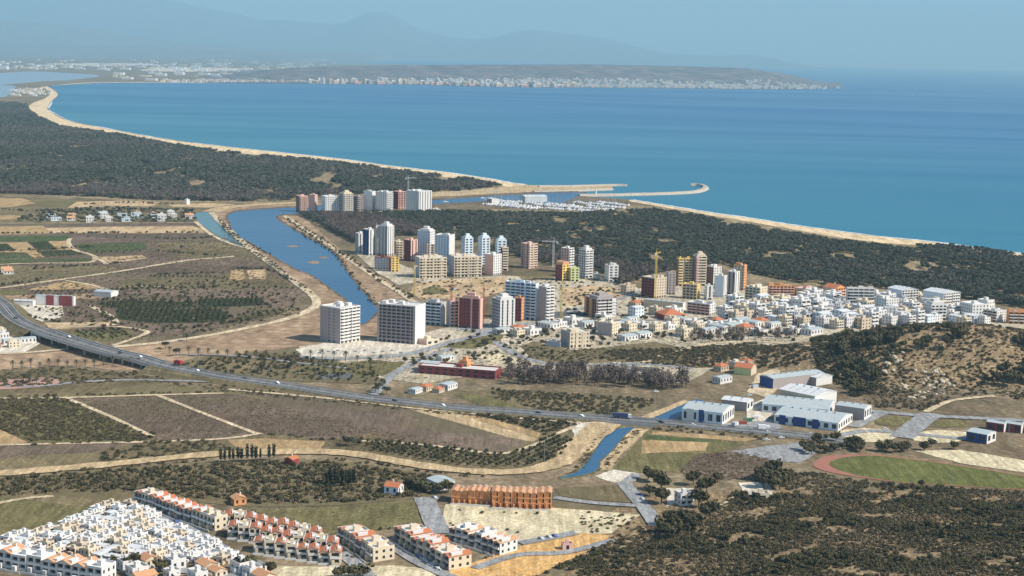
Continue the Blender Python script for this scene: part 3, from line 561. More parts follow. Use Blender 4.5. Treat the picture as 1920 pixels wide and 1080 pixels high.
for sgn in (1, -1):
    a = offset_line(seg, 8.7 * sgn); lo = [Vector((p.x, p.y, p.z - 1.9)) for p in a]; hi = [Vector((p.x, p.y, p.z + .05)) for p in a]
    ribbon('girder', hi, lo, CONC, None, br)
    mbp = MB(); b2 = offset_line(seg, 8.35 * sgn)
    for i in range(len(seg) - 1):
        h = Vector((0, 0, 1.0)); mbp.quad(a[i], a[i + 1], a[i + 1] + h, a[i] + h); mbp.quad(b2[i], b2[i + 1], b2[i + 1] + h, b2[i] + h); mbp.quad(a[i] + h, a[i + 1] + h, b2[i + 1] + h, b2[i] + h)
    link('parapet', mbp.mesh('parapet', [CONC]), br)
ribbon('soffit', [Vector((p.x, p.y, p.z - 1.9)) for p in offset_line(seg, 8.7)], [Vector((p.x, p.y, p.z - 1.9)) for p in offset_line(seg, -8.7)], CONC, None, br)
for i in range(1, len(seg) - 1, 2):
    p = seg[i]
    for off in (-6, 0, 6):
        q = offset_line(seg, off)[i]; mbp = MB(); mbp.tube((q.x, q.y, -.3), (q.x, q.y, p.z - 1.85), .8, .8, 8); link('pier', mbp.mesh('pier', [CONC]), br)
for p in (seg[0], seg[-1]):
    mbp = MB(); d = (seg[1] - seg[0]).normalized(); nrm = Vector((-d.y, d.x, 0))
    c = [p + nrm * 8.6 + d * 1.5, p - nrm * 8.6 + d * 1.5, p - nrm * 8.6 - d * 1.5, p + nrm * 8.6 - d * 1.5]
    for k in range(4):
        a, b = c[k], c[(k + 1) % 4]; mbp.quad((a.x, a.y, -.3), (b.x, b.y, -.3), (b.x, b.y, p.z - .4), (a.x, a.y, p.z - .4))
    link('abutment', mbp.mesh('abutment', [CONC]), br)
for sgn, lab in ((1, 'steel guard rail on the seaward side of the motorway'), (-1, 'steel guard rail on the inland side of the motorway')):
    a = offset_line(MP[i1:], 8.3 * sgn); mbp = MB()
    for i in range(len(a) - 1):
        mbp.quad(a[i] + Vector((0, 0, .45)), a[i + 1] + Vector((0, 0, .45)), a[i + 1] + Vector((0, 0, .85)), a[i] + Vector((0, 0, .85)))
    rt = thing('guard_rail', lab, 'guard rail', (0, 0, 0)); link('rail', mbp.mesh('rail', [STEEL]), rt); mbp = MB()
    for p, q in zip(a, a[1:]):
        for k in range(4): e = p.lerp(q, k / 4); mbp.box(e.x - .08, e.y - .08, e.z - .1, e.x + .08, e.y + .08, e.z + .8)
    tag(link('posts', mbp.mesh('posts', [STEEL]), rt), kind='stuff')
# the short bridge over the canal
cb = thing('canal_bridge', 'short dark motorway bridge crossing the narrow blue canal', 'bridge', (0, 0, 0))
q0, q1 = G(1140, 786, 1.0, False), G(1232, 793, 1.0, False); d = (q1 - q0).normalized(); nrm = Vector((-d.y, d.x, 0))
for sgn in (1, -1):
    mbp = MB(); a, b = q0 + nrm * 8.9 * sgn, q1 + nrm * 8.9 * sgn; e = nrm * .3
    for u, w in ((a, b), (a + e, b + e)): mbp.quad(u - Vector((0, 0, 1.0)), w - Vector((0, 0, 1.0)), w + Vector((0, 0, 1.1)), u + Vector((0, 0, 1.1)))
    mbp.quad(a + Vector((0, 0, 1.1)), b + Vector((0, 0, 1.1)), b + e + Vector((0, 0, 1.1)), a + e + Vector((0, 0, 1.1)))
    link('parapet', mbp.mesh('parapet', [CONC]), cb)
# breakwaters
def breakwater(label, cl, w, h):
    P = [G(x, y, 0, False) for x, y in smooth(cl, False, 6)]; mb = MB(); L = []
    prof = [(-.9, -1.6), (-.42, h), (.42, h), (.9, -1.6)]
    for i, p in enumerate(P):
        a = P[max(i - 1, 0)]; b = P[min(i + 1, len(P) - 1)]; t = b - a; t.z = 0; t.normalize(); n_ = Vector((-t.y, t.x, 0))
        L.append([p + n_ * (w * o) + Vector((0, 0, z + random.uniform(-.3, .3) * (z > 0))) for o, z in prof])
    for i in range(len(L) - 1):
        for j in range(3): mb.quad(L[i][j], L[i + 1][j], L[i + 1][j + 1], L[i][j + 1])
    mb.face(L[0]); mb.face(L[-1])
    o = link('breakwater', mb.mesh('breakwater', [mat('breakwater_stone', (.40, .35, .28), .95, .3, .2)])); return tag(o, label, 'breakwater')
breakwater('long hooked stone breakwater curling back at its outer end', [(1085, 367), (1150, 366), (1210, 364.5), (1260, 363), (1300, 360.5), (1318, 356), (1322, 351), (1312, 347.5), (1296, 346.5)], 9, 3)
breakwater('straight stone jetty reaching out from the sand spit with a dark seaward end', [(1010, 350.5), (1080, 349.5), (1148, 347.5), (1176, 348)], 7, 2.5)
breakwater('low straight mole along the harbour channel', [(1000, 359.5), (1070, 358), (1148, 355)], 6, 2.2)
# ---------------------------------------------------------------- buildings
STY = {  # cell width, opening share, sill, head, depth, balcony
    'p': (3.6, .36, .32, .80, .28, 0), 'b': (5.0, .84, .42, .94, 1.2, 1), 'l': (4.3, .80, .34, .94, 1.5, 0), 'n': None, 's': (3.0, .40, .3, .78, .25, 0),
    'v': (5.5, .30, .02, .98, .7, 0), 'c': (4.6, .84, .12, .90, 2.6, 0), 'a': (3.9, .66, .30, .86, .9, 1), 'q': (6.0, .55, .25, .80, .3, 0)}
PANE = None
def facade(wall, glass, O, U, N, L, z0, H, floors, sty, wm, slabs=None, ground=True, panes=None):
    """a wall with recessed openings: O corner, U along, N outward"""
    st = STY[sty]; Zv = Vector((0, 0, 1)); P = lambda u, z, d=0.0: O + U * u + Zv * z - N * d
    if st is None or L < 2.0:
        wall.quad(P(0, z0), P(L, z0), P(L, z0 + H), P(0, z0 + H), wm); return
    cell, fr, s0, s1, dep, bal = st
    n = max(1, int(round(L / cell))); cw = L / n; fh = H / floors
    cols = range(n)
    if sty == 's': cols = [c for c in (n // 2 - 1, n // 2 + 1) if 0 <= c < n]
    if sty == 'b' and n > 2: fr = .88
    for k in range(floors):
        b = z0 + k * fh; f_, a0, a1 = fr, s0, s1
        if k == 0 and ground and floors > 3: f_, a0, a1 = .62, .04, .80
        lo, hi = b + fh * a0, b + fh * a1
        wall.quad(P(0, b), P(L, b), P(L, lo), P(0, lo), wm); wall.quad(P(0, hi), P(L, hi), P(L, b + fh), P(0, b + fh), wm)
        u = 0.0
        for c in cols:
            u0, u1 = cw * (c + .5 - f_ / 2), cw * (c + .5 + f_ / 2)
            wall.quad(P(u, lo), P(u0, lo), P(u0, hi), P(u, hi), wm)
            wall.quad(P(u0, lo), P(u0, lo, dep), P(u0, hi, dep), P(u0, hi), wm); wall.quad(P(u1, lo), P(u1, lo, dep), P(u1, hi, dep), P(u1, hi), wm)
            wall.quad(P(u0, lo), P(u1, lo), P(u1, lo, dep), P(u0, lo, dep), wm); wall.quad(P(u0, hi), P(u1, hi), P(u1, hi, dep), P(u0, hi, dep), wm)
            if panes is not None and k > 0: panes.append((P((u0 + u1) / 2, (lo + hi) / 2, dep), U, u1 - u0, hi - lo))
            else: glass.quad(P(u0, lo, dep), P(u1, lo, dep), P(u1, hi, dep), P(u0, hi, dep))
            u = u1
        wall.quad(P(u, lo), P(L, lo), P(L, hi), P(u, hi), wm)
        if bal and slabs is not None and k > 0:
            for (ua, ub) in ([(L * .06, L * .94)] if L < 9 else [(L * .05, L * .47), (L * .53, L * .95)]):
                d = 1.0; q = [P(ua, b - .1), P(ub, b - .1), P(ub, b - .1, -d), P(ua, b - .1, -d)]; h = Zv * (fh * .36)
                slabs.quad(q[3], q[2], q[2] + h, q[3] + h); slabs.quad(q[0], q[3], q[3] + h, q[0] + h); slabs.quad(q[2], q[1], q[1] + h, q[2] + h)
                slabs.quad(*q); e = N * -.15; slabs.quad(q[3] + e, q[2] + e, q[2] + e + h, q[3] + e + h); slabs.quad(q[3] + h, q[2] + h, q[2] + e + h, q[3] + e + h)
def block(root, Wd, D, H, floors, ls, rs, wl_, wr_, trim='W', roof='flat', single=False, stripes=(), seed=0):
    """rectangular building centred on root; y=-D/2 is the right-hand face as seen, x=-Wd/2 the left-hand one"""
    rnd = random.Random(seed); wall, glass, slabs = MB(), MB(), MB(); V = Vector; hx, hy = Wd / 2, D / 2
    pl = [] if single else None
    facade(wall, glass, V((-hx, -hy, 0)), V((1, 0, 0)), V((0, -1, 0)), Wd, 0, H, floors, rs, 1, slabs, True, pl)
    facade(wall, glass, V((-hx, hy, 0)), V((0, -1, 0)), V((-1, 0, 0)), D, 0, H, floors, ls, 0, slabs, True, pl)
    facade(wall, glass, V((hx, -hy, 0)), V((0, 1, 0)), V((1, 0, 0)), D, 0, H, floors, 'p' if ls != 'n' else 'n', 0, slabs)
    facade(wall, glass, V((hx, hy, 0)), V((-1, 0, 0)), V((0, 1, 0)), Wd, 0, H, floors, 'p', 1, slabs)
    link('wall', wall.mesh('wall', [wallm(wl_), wallm(wr_)]), root)
    if glass.f: tag(link('windows', glass.mesh('windows', [DARK if 'c' in (ls, rs) else GLASS]), root), kind='stuff')  # open frames get near-black backs, their unlit interior painted in
    if slabs.f: tag(link('balconies', slabs.mesh('balconies', [wallm(trim)]), root), kind='stuff')
    if pl:
        global PANE
        if PANE is None:
            m = MB(); m.box(-.5, 0, -.5, .5, .04, .5, 0, True); m.box(-.02, -.05, -.5, .02, .0, .5, 1); PANE = m.mesh('window', [GLASS, STEEL])
        for c, U, w, h in pl:
            o = link('window', PANE, root, c, math.atan2(U.y, U.x)); o.scale = (w, 1, h)
    for (a, b, colr, face) in stripes:                  # vertical bands standing proud of a face
        m = MB()
        if face == 'l': m.box(-hx - .35, hy - D * b, 0, -hx + .02, hy - D * a, H + .6)
        else: m.box(-hx + Wd * a, -hy - .35, 0, -hx + Wd * b, -hy + .02, H + .6)
        link('pilaster', m.mesh('pilaster', [wallm(colr)]), root)
    roof_on(root, Wd, D, H, roof, wl_, wr_, rnd)
def roof_on(root, Wd, D, H, roof, wl_, wr_, rnd):
    hx, hy = Wd / 2, D / 2
    if roof in ('flat', 'clutter', 'step', 'white'):
        m = MB(); m.quad((-hx, -hy, H - .02), (hx, -hy, H - .02), (hx, hy, H - .02), (-hx, hy, H - .02))
        link('roof', m.mesh('roof', [ROOFW if roof == 'white' else ROOFG]), root)
        m = MB(); p = 1.0; t = .22
        m.box(-hx, -hy, H, hx, -hy + t, H + p); m.box(-hx, hy - t, H, hx, hy, H + p); m.box(-hx, -hy + t, H, -hx + t, hy - t, H + p); m.box(hx - t, -hy + t, H, hx, hy - t, H + p)
        link('parapet', m.mesh('parapet', [wallm(wr_)]), root)
        if roof == 'step':
            for k, s in enumerate((.78, .4)):
                m = MB(); z = H + 2.6 * k; m.box(-hx * s, -hy * s, z, hx * s, hy * s * .8, z + 2.7); link('penthouse', m.mesh('penthouse', [wallm(wr_)]), root)
        else:
            for k in range(1 if roof != 'clutter' else 3):
                w, d_ = min(Wd * .3, 4.5), min(D * .3, 4.5); x, y = rnd.uniform(-.5, .5) * (Wd - w - 1), rnd.uniform(-.5, .5) * (D - d_ - 1)
                if k == 0: x, y = 0, 0
                m = MB(); m.box(x - w / 2, y - d_ / 2, H, x + w / 2, y + d_ / 2, H + 2.7); link('stair_head', m.mesh('stair_head', [wallm(wr_)]), root)
            if H > 20:
                m = MB(); x, y = hx * .4, hy * .3
                m.tube((x, y, H), (x, y, H + 5), .08, .05, 5); m.tube((x - 1, y, H + 4.4), (x + 1, y, H + 4.4), .04, .04, 4); link('antenna', m.mesh('antenna', [STEEL]), root)
            if roof == 'clutter':
                for k in range(5):
                    m = MB(); x, y = rnd.uniform(-.42, .42) * Wd, rnd.uniform(-.42, .42) * D; m.tube((x, y, H), (x, y, H + 1.5), .6, .6, 8); link('water_tank', m.mesh('water_tank', [ROOFW]), root)
    elif roof in ('gable', 'gable2', 'metal', 'metalw', 'hip'):
        mt = {'gable': TILE, 'gable2': TILE2, 'hip': TILE, 'metal': METAL, 'metalw': METALW}[roof]
        along_x = Wd >= D; e = .4 if roof != 'metal' else .15; r = (D if along_x else Wd) * (.22 if roof in ('gable', 'gable2', 'hip') else .08)
        m = MB(); gl = []
        X, Y = hx + e, hy + e; T = H + .02
        if along_x:
            k = hy if roof == 'hip' else 0
            a, b = (-X + k, 0, T + r), (X - k, 0, T + r)
            m.quad((-X, -Y, T), (X, -Y, T), b, a); m.quad((X, Y, T), (-X, Y, T), a, b)
            if k: m.face([(-X, Y, T), (-X, -Y, T), a]); m.face([(X, -Y, T), (X, Y, T), b])
            else: gl += [[(-hx, hy, H), (-hx, -hy, H), (-hx, 0, H + r)], [(hx, -hy, H), (hx, hy, H), (hx, 0, H + r)]]
        else:
            k = hx if roof == 'hip' else 0
            a, b = (0, -Y + k, T + r), (0, Y - k, T + r)
            m.quad((X, -Y, T), (X, Y, T), b, a); m.quad((-X, Y, T), (-X, -Y, T), a, b)
            if k: m.face([(-X, -Y, T), (X, -Y, T), a]); m.face([(X, Y, T), (-X, Y, T), b])
            else: gl += [[(-hx, -hy, H), (hx, -hy, H), (0, -hy, H + r)], [(hx, hy, H), (-hx, hy, H), (0, hy, H + r)]]
        m.quad((-X, -Y, T - .15), (X, -Y, T - .15), (X, -Y, T), (-X, -Y, T)); m.quad((-X, Y, T - .15), (-X, -Y, T - .15), (-X, -Y, T), (-X, Y, T))
        rf = link('roof', m.mesh('roof', [mt]), root)
        for tri in gl:
            g = MB(); g.face(tri); link('gable', g.mesh('gable', [wallm(wr_)]), root)
        if roof in ('metal', 'metalw') and max(Wd, D) > 18:
            n_ = int(max(Wd, D) / 7)
            for k in range(n_):
                f_ = -.8 + 1.6 * (k + .5) / n_; x, y = (hx * f_, 0) if along_x else (0, hy * f_)
                v_ = MB(); v_.box(x - .6, y - .6, H + r * .8, x + .6, y + .6, H + r + .8); link('roof_vent', v_.mesh('roof_vent', [STEEL]), rf)
                lo_, hi_ = T + r * .25 + .04, T + r * .75 + .04; v_ = MB()
                if along_x: v_.quad((x - .4, -Y * .75, lo_), (x + .4, -Y * .75, lo_), (x + .4, -Y * .25, hi_), (x - .4, -Y * .25, hi_))
                else: v_.quad((-X * .75, y - .7, lo_), (-X * .75, y + .7, lo_), (-X * .25, y + .7, hi_), (-X * .25, y - .7, hi_))
                link('roof_light', v_.mesh('roof_light', [CONC]), rf)
        if roof in ('gable', 'gable2', 'hip'):
            m = MB(); m.box(hx * .3, hy * .2, H, hx * .3 + .7, hy * .2 + .7, H + r + 1.0); link('chimney', m.mesh('chimney', [wallm('W')]), rf)
    elif roof == 'arch':
        m = MB(); n = 10
        for i in range(n):
            a, b = math.pi * i / n, math.pi * (i + 1) / n; f = lambda t: (-hx * math.cos(t), H + hx * .8 * math.sin(t))
            (x0, z0), (x1, z1) = f(a), f(b); m.quad((x0, -hy, z0), (x1, -hy, z1), (x1, hy, z1), (x0, hy, z0))
        m.face([(-hx * math.cos(math.pi * i / n), -hy, H + hx * .8 * math.sin(math.pi * i / n)) for i in range(n + 1)])
        link('roof', m.mesh('roof', [TILE2]), root)
PLACED = []                                              # footprints (x, y, radius) already taken
def solve_face(C, d, target_px):
    lo, hi = .5, 400.0; s = 1 if target_px > proj(C)[0] else -1
    for _ in range(40):
        mid = (lo + hi) / 2
        if (proj(C + d * mid)[0] - target_px) * s < 0: lo = mid
        else: hi = mid
    return (lo + hi) / 2
def bld(name, label, xl, xm, xr, yb, yt, ls, rs, wl_, wr_, roof='flat', th=None, fl=None, trim='W', cat='apartment block', group=None, single=False, stripes=(), maxd=None, setback=0):
    a, b = max(xm - xl, .6), max(xr - xm, .6)
    if th is None: th = min(72, max(14, math.degrees(math.atan2(a, b))))
    C = G(xm, yb); s = pxm(C); th = math.radians(th) - math.atan2(C.x, C.y)     # angle as seen along the line of sight
    u = Vector((math.cos(th), math.sin(th), 0)); v = Vector((-math.sin(th), math.cos(th), 0))
    Wd = solve_face(C, u, xr); D = solve_face(C, v, xl)
    if maxd: Wd, D = min(Wd, maxd), min(D, maxd)
    Wd, D = max(Wd, 4), max(D, 4); H = (yb - yt) / s
    if roof in ('flat', 'clutter', 'white'): H = max(H - 1.0, 2.6)
    floors = fl or max(1, int(round(H / 3.0)))
    ctr = C + u * (Wd / 2) + v * (D / 2)
    root = thing(name, label, cat, ctr, th, group)
    block(root, Wd, D, H, floors, ls, rs, wl_, wr_, trim, roof, single, stripes, len(PLACED))
    PLACED.append((ctr.x, ctr.y, .5 * math.hypot(Wd, D))); return root
T_ = 'apartment_tower'
# --- towers by the river mouth
bld(T_, 'slim pink tower with purple side standing right at the river bank', 555, 562, 577.5, 398, 367, 'n', 'a', 'N', 'P', trim='P')
bld(T_, 'narrow pink tower with brick red side, second from the river bank', 579, 590, 595.5, 398, 365, 'n', 'p', 'P', 'P')
bld(T_, 'broad white eight-sided tower rising from the pine edge near the river', 603, 610, 634.5, 401, 368, 'n', 'p', 'L', 'W', 'white')
bld(T_, 'cream tower with a roof slanting up to one corner near the river', 635.6, 644, 662, 402, 364, 'a', 'a', 'K', 'C', 'step')
bld(T_, 'rounded brown tower with pale balconies beside the slant-roofed tower', 663, 671, 680.6, 395, 368, 'b', 'b', 'N', 'K', trim='K')
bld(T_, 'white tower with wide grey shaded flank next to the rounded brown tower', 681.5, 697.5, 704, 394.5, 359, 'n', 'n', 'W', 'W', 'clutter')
bld(T_, 'wide white tower with small pinnacles along its roof, left of the brick-red frame', 704.7, 725, 736.5, 396.5, 360, 'p', 'a', 'W', 'W', 'clutter')
bld(T_, 'unfinished brick red tower with open cream frames between two white towers', 737.5, 747, 760.5, 392, 359, 'c', 'c', 'R', 'P')
bld(T_, 'largest white tower by the marina with tall vertical ribs on its lit side', 761, 785, 809, 401.5, 358.5, 'p', 'v', 'W', 'W', 'clutter')
bld('low_building', 'low white flat-roofed building at the foot of the ribbed white tower', 810, 814, 826, 401, 392, 'p', 'q', 'W', 'W', 'flat', cat='building')
# --- second cluster on the river side
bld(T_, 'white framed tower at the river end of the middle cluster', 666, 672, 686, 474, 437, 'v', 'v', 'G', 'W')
bld(T_, 'white tower with a dark blue flank in the middle cluster', 680, 691.5, 705.5, 479, 430, 'v', 'v', 'B', 'W')
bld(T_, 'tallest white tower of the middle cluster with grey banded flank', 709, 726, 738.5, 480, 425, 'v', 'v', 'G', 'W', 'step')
bld(T_, 'cream and orange tower beside the tallest white tower', 739, 743, 755.5, 485, 452, 'p', 'a', 'O', 'C', trim='C')
bld(T_, 'dark maroon tower with one pink edge', 757.5, 770, 783, 490, 449.5, 'l', 'v', 'R', 'P')
bld('low_building', 'low grey block with a maroon end beside the yellow building', 702, 728, 733, 506, 482, 'p', 'n', 'G', 'R', cat='building')
bld('yellow_building', 'bright yellow block with a dark band under its roof', 728.5, 733.5, 748, 510, 483, 'n', 'q', 'N', 'Y', 'gable2', cat='building')
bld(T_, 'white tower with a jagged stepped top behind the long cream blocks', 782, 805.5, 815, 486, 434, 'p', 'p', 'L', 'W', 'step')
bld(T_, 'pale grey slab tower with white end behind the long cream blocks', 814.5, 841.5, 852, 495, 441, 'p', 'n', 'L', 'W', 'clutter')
bld('unfinished_building', 'rusty brown unfinished frame behind the first long cream block', 786, 800, 827, 486, 457, 'c', 'c', 'N', 'T', cat='building')
bld('long_apartment_block', 'long cream block with rows of balconies, nearer the river', 778, 786.5, 837.5, 522, 483, 'p', 'a', 'G', 'C', 'clutter', th=16, trim='C', stripes=((.18, .24, 'C', 'r'), (.48, .54, 'C', 'r'), (.78, .84, 'C', 'r')))
bld('long_apartment_block', 'long cream block with rows of balconies, beside the brown-sided block', 840.5, 851.5, 903, 519.5, 481, 'p', 'a', 'G', 'C', 'clutter', th=16, trim='C', stripes=((.2, .26, 'C', 'r'), (.5, .56, 'C', 'r'), (.8, .86, 'C', 'r')))
bld(T_, 'bluish white tower with a crown-like top, nearest the jagged tower', 864.5, 871, 886.5, 500, 447, 'p', 'q', 'L', 'L', 'step')
bld(T_, 'bluish white tower with a crown-like top, middle one of three', 896, 903, 918, 500, 446, 'p', 'q', 'L', 'L', 'step')
bld(T_, 'bluish white tower with a crown-like top, behind the red and cream tower', 928, 932, 949, 500, 451, 'p', 'q', 'L', 'L', 'step')
bld(T_, 'white block with a blank brown flank at the end of the long cream blocks', 908, 924.5, 940, 517, 477, 'n', 'p', 'P', 'W')
bld(T_, 'narrow red and cream tower behind the brown-flanked block', 938, 941.5, 952.5, 508, 463.5, 'n', 'b', 'R', 'C', trim='C')
bld(T_, 'pink tower with cream vertical stripes standing alone before the pines', 976, 991, 1007.5, 504, 457, 'l', 'b', 'P', 'P', trim='C', stripes=((.55, .7, 'C', 'l'), (.05, .2, 'C', 'r'), (.45, .55, 'C', 'r')))
bld(T_, 'lilac tower with white balcony side behind the red and yellow dome', 1051, 1066, 1075.5, 512, 465, 'p', 'b', 'P', 'W')
bld('domed_building', 'red and yellow building with an arched roof', 1041, 1054, 1067, 527.5, 497, 'p', 'q', 'R', 'Y', 'arch', cat='building')
bld('apartment_block', 'pale lime yellow block leaning against the arched red building', 1067, 1070, 1086, 528, 502, 'n', 'q', 'M', 'M')
bld(T_, 'white tower with dark window grid beside the lime yellow block', 1084, 1097, 1111.5, 522, 470, 'l', 'b', 'W', 'W', 'step')
bld('low_building', 'low white house between two white towers at the pine edge', 1112, 1117, 1125, 525, 513, 'p', 'p', 'W', 'W', cat='building')
bld(T_, 'plain white tower standing apart before the pine wood', 1133, 1141, 1159, 529, 497, 'p', 'q', 'W', 'W', 'clutter')
# --- front towers by the river
bld('front_tower', 'white balconied tower with left side coloured as shade at the river bend', 600, 638, 675, 645.5, 577, 's', 'b', 'K', 'W', 'clutter', th=46, fl=11, single=True)  # left wall darkened in colour to stand for its shaded side
bld('front_tower', 'broad loggia tower with shade-coloured front and a blank white end wall', 707, 778, 797, 646.5, 573, 'l', 'n', 'V', 'W', 'clutter', th=66, fl=11, single=True, stripes=((.0, .06, 'K', 'l'), (.94, 1.0, 'K', 'l')))  # shade of the front and its recesses put into the wall colour
bld('podium', 'low flat shop annex beside the blank white end wall', 780, 800, 823, 648, 637, 'n', 'q', 'P', 'C', 'flat', cat='building')
bld('apartment_block', 'grey terrace of flats with striped balconies behind the broad loggia tower', 797, 826, 836, 611, 567, 'b', 'n', 'G', 'G', 'clutter', th=66, trim='L')
bld('apartment_block', 'pink and cream brick block wedged beside the maroon tower', 838, 844, 860, 613, 563, 'n', 'a', 'G', 'P', trim='P')
bld(T_, 'maroon brick tower with two pink corner strips', 860, 900, 904.5, 618, 561, 'p', 'n', 'R', 'P', 'step', th=68, stripes=((.55, .62, 'P', 'l'), (.93, 1.0, 'P', 'l')))
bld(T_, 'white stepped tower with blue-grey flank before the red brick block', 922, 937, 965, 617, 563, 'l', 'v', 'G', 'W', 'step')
bld('apartment_block', 'red brick block with an orange end behind the white stepped tower', 964, 977, 982, 604, 558, 'p', 'p', 'R', 'O')
bld(T_, 'tall blue and white banded tower with a navy vertical stripe', 946, 1003, 1009, 601, 531, 'b', 'n', 'L', 'L', 'clutter', th=66, trim='L', stripes=((.52, .62, 'B', 'l'), (.16, .2, 'W', 'l'), (.62, .67, 'L', 'l')))
bld(T_, 'tower with shade-coloured flank and pale green balconies beside the banded blue tower', 1008, 1023, 1038.5, 604, 537, 'n', 'b', 'K', 'W', 'clutter')  # blank flank coloured dark to stand for shade
bld('apartment_block', 'orange striped block with white balconies among bare lots', 1095.5, 1118, 1156, 597, 562, 'l', 'b', 'N', 'K', 'step', stripes=((.0, .16, 'O', 'l'), (.4, .62, 'O', 'l'), (.75, .95, 'W', 'r')))
bld('apartment_block', 'cream block with rows of small windows beside the curved green lawn', 1051, 1068, 1105, 653, 622, 'n', 'p', 'K', 'C', 'clutter', stripes=((.3, .36, 'C', 'r'), (.62, .7, 'C', 'r')))
bld('annex', 'low grey annex joined to the cream block by the lawn', 1024, 1050, 1054, 652, 641, 'n', 'n', 'G', 'G', cat='building')
bld('apartment_block', 'grey blank-walled block with a cream window side', 1120, 1147, 1161, 631, 605, 'n', 'p', 'K', 'C', 'clutter')
bld('apartment_block', 'dark brown brick block with a tan end beside the yellow crane', 1202, 1226, 1249, 560, 521, 'l', 'p', 'R', 'T', 'clutter')
# --- right-hand part of the town
bld('apartment_block', 'small lilac grey block behind the yellow towers', 1248, 1252, 1266, 553, 511, 'p', 'p', 'G', 'K')
bld(T_, 'yellow tower with brown flank, first of three joined towers', 1267, 1271, 1280, 537, 484, 'n', 'b', 'N', 'Y', trim='C')
bld(T_, 'yellow tower with cream balconies, middle of three joined towers', 1280, 1283, 1297, 535, 484, 'n', 'b', 'C', 'Y', trim='C')
bld(T_, 'yellow and lilac tower, tallest of three joined towers', 1297, 1304, 1323.5, 537, 481, 'l', 'b', 'K', 'C', 'step', trim='C', stripes=((.0, .3, 'P', 'r'),))
bld('apartment_block', 'olive tan block standing below the yellow towers', 1279, 1306, 1312, 562, 533, 'a', 'p', 'T', 'Y', trim='T')
bld('apartment_block', 'slim white block squeezed between the olive tan block and the pale curved one', 1320, 1325, 1336, 563, 535, 'p', 'v', 'L', 'W')
bld('apartment_block', 'brown block with white stepped roof terraces behind the slim white block', 1324, 1337, 1352, 535, 500, 'p', 'p', 'N', 'W', 'clutter')
bld(T_, 'pale grey rounded tower with white edge', 1339, 1356, 1362, 558, 517, 'n', 'v', 'L', 'W')
bld(T_, 'white tower with dark vertical slots next to the pale rounded tower', 1363, 1377, 1385.5, 554, 509, 'v', 'v', 'K', 'W')
bld(T_, 'orange brown tower with a thin bright orange end', 1374, 1394, 1399, 545, 497, 'p', 'p', 'T', 'O', 'clutter')
bld('apartment_block', 'lilac low block with long balconies in the front row of the town', 1288, 1330, 1341, 592, 570, 'b', 'p', 'P', 'W', 'clutter', trim='P', th=62)
bld('apartment_block', 'grey block with dark blue window bays in the front row of the town', 1366, 1403, 1422, 591, 570, 'l', 'p', 'L', 'W', 'clutter', th=58, stripes=((.35, .45, 'B', 'l'), (.5, .6, 'L', 'l')))
bld('sports_hall', 'windowless beige hall with a white end wall', 1206, 1280, 1285, 582, 568, 'n', 'n', 'T', 'W', 'metal', th=68, cat='hall')
bld('tiled_house', 'long low house under an orange tiled roof before the beige hall', 1228, 1246, 1285, 602, 591, 'p', 'q', 'R', 'O', 'hip', cat='house')
bld('apartment_block', 'cream block with cluttered roof beside the large pink corner block', 1396, 1424, 1438, 571, 539, 'a', 'p', 'C', 'C', 'clutter', trim='C')
bld('apartment_block', 'large salmon pink corner block with white roof structures', 1438, 1441, 1489, 560, 534, 'p', 'a', 'P', 'O', 'clutter', th=14, trim='P', maxd=42)
bld('apartment_block', 'pale block with salmon gable next to the large salmon pink block', 1489, 1512, 1532, 563, 542, 'p', 'a', 'G', 'P', 'clutter')
bld('apartment_block', 'red and beige block beside the wide white block', 1542, 1566, 1585, 563, 541, 'n', 'a', 'T', 'O', 'gable', trim='P')
bld('apartment_block', 'wide white block with a dark band of shaded terraces', 1585, 1588, 1638, 580, 539, 'p', 'b', 'W', 'W', 'clutter', th=14, maxd=45)
bld('apartment_block', 'grey terraced block with a bright blank white end wall', 1514, 1541, 1553, 593, 567, 'b', 'n', 'G', 'W', 'clutter', trim='L')
bld('apartment_block', 'pale grey block behind the house with a white gable on the knoll edge', 1637, 1661, 1684, 587, 560, 'p', 'p', 'L', 'W', 'clutter')
bld('apartment_block', 'pale slope-roofed block with rows of arched balconies by the pines', 1663, 1690, 1721, 574, 544, 'n', 'a', 'L', 'W', 'metalw')
bld('apartment_block', 'light grey roofed block with white dormers by the pines', 1729, 1768, 1799, 582, 550, 'n', 'a', 'L', 'W', 'metalw', th=52)
bld('apartment_block', 'bright white square house block in front of the slope-roofed block', 1655, 1658, 1679, 604, 575, 'p', 'p', 'W', 'W', 'white')
bld('apartment_block', 'largest bright white block at the right end of the white quarter', 1798, 1822, 1853, 602, 570, 'p', 'p', 'W', 'W', 'white')
bld('apartment_block', 'bright white block with stair-stepped roofs in the white quarter', 1729, 1745, 1774, 602, 572, 'p', 'a', 'W', 'W', 'step')
bld('apartment_block', 'orange and white balconied block at the edge of the brown slope', 1886, 1890, 1930, 607, 583, 'n', 'b', 'O', 'O', 'clutter', trim='W')
bld('apartment_block', 'lilac shaded terrace of flats beside the orange balconied block', 1841, 1868, 1886, 605, 583, 'b', 'p', 'P', 'W', 'clutter')
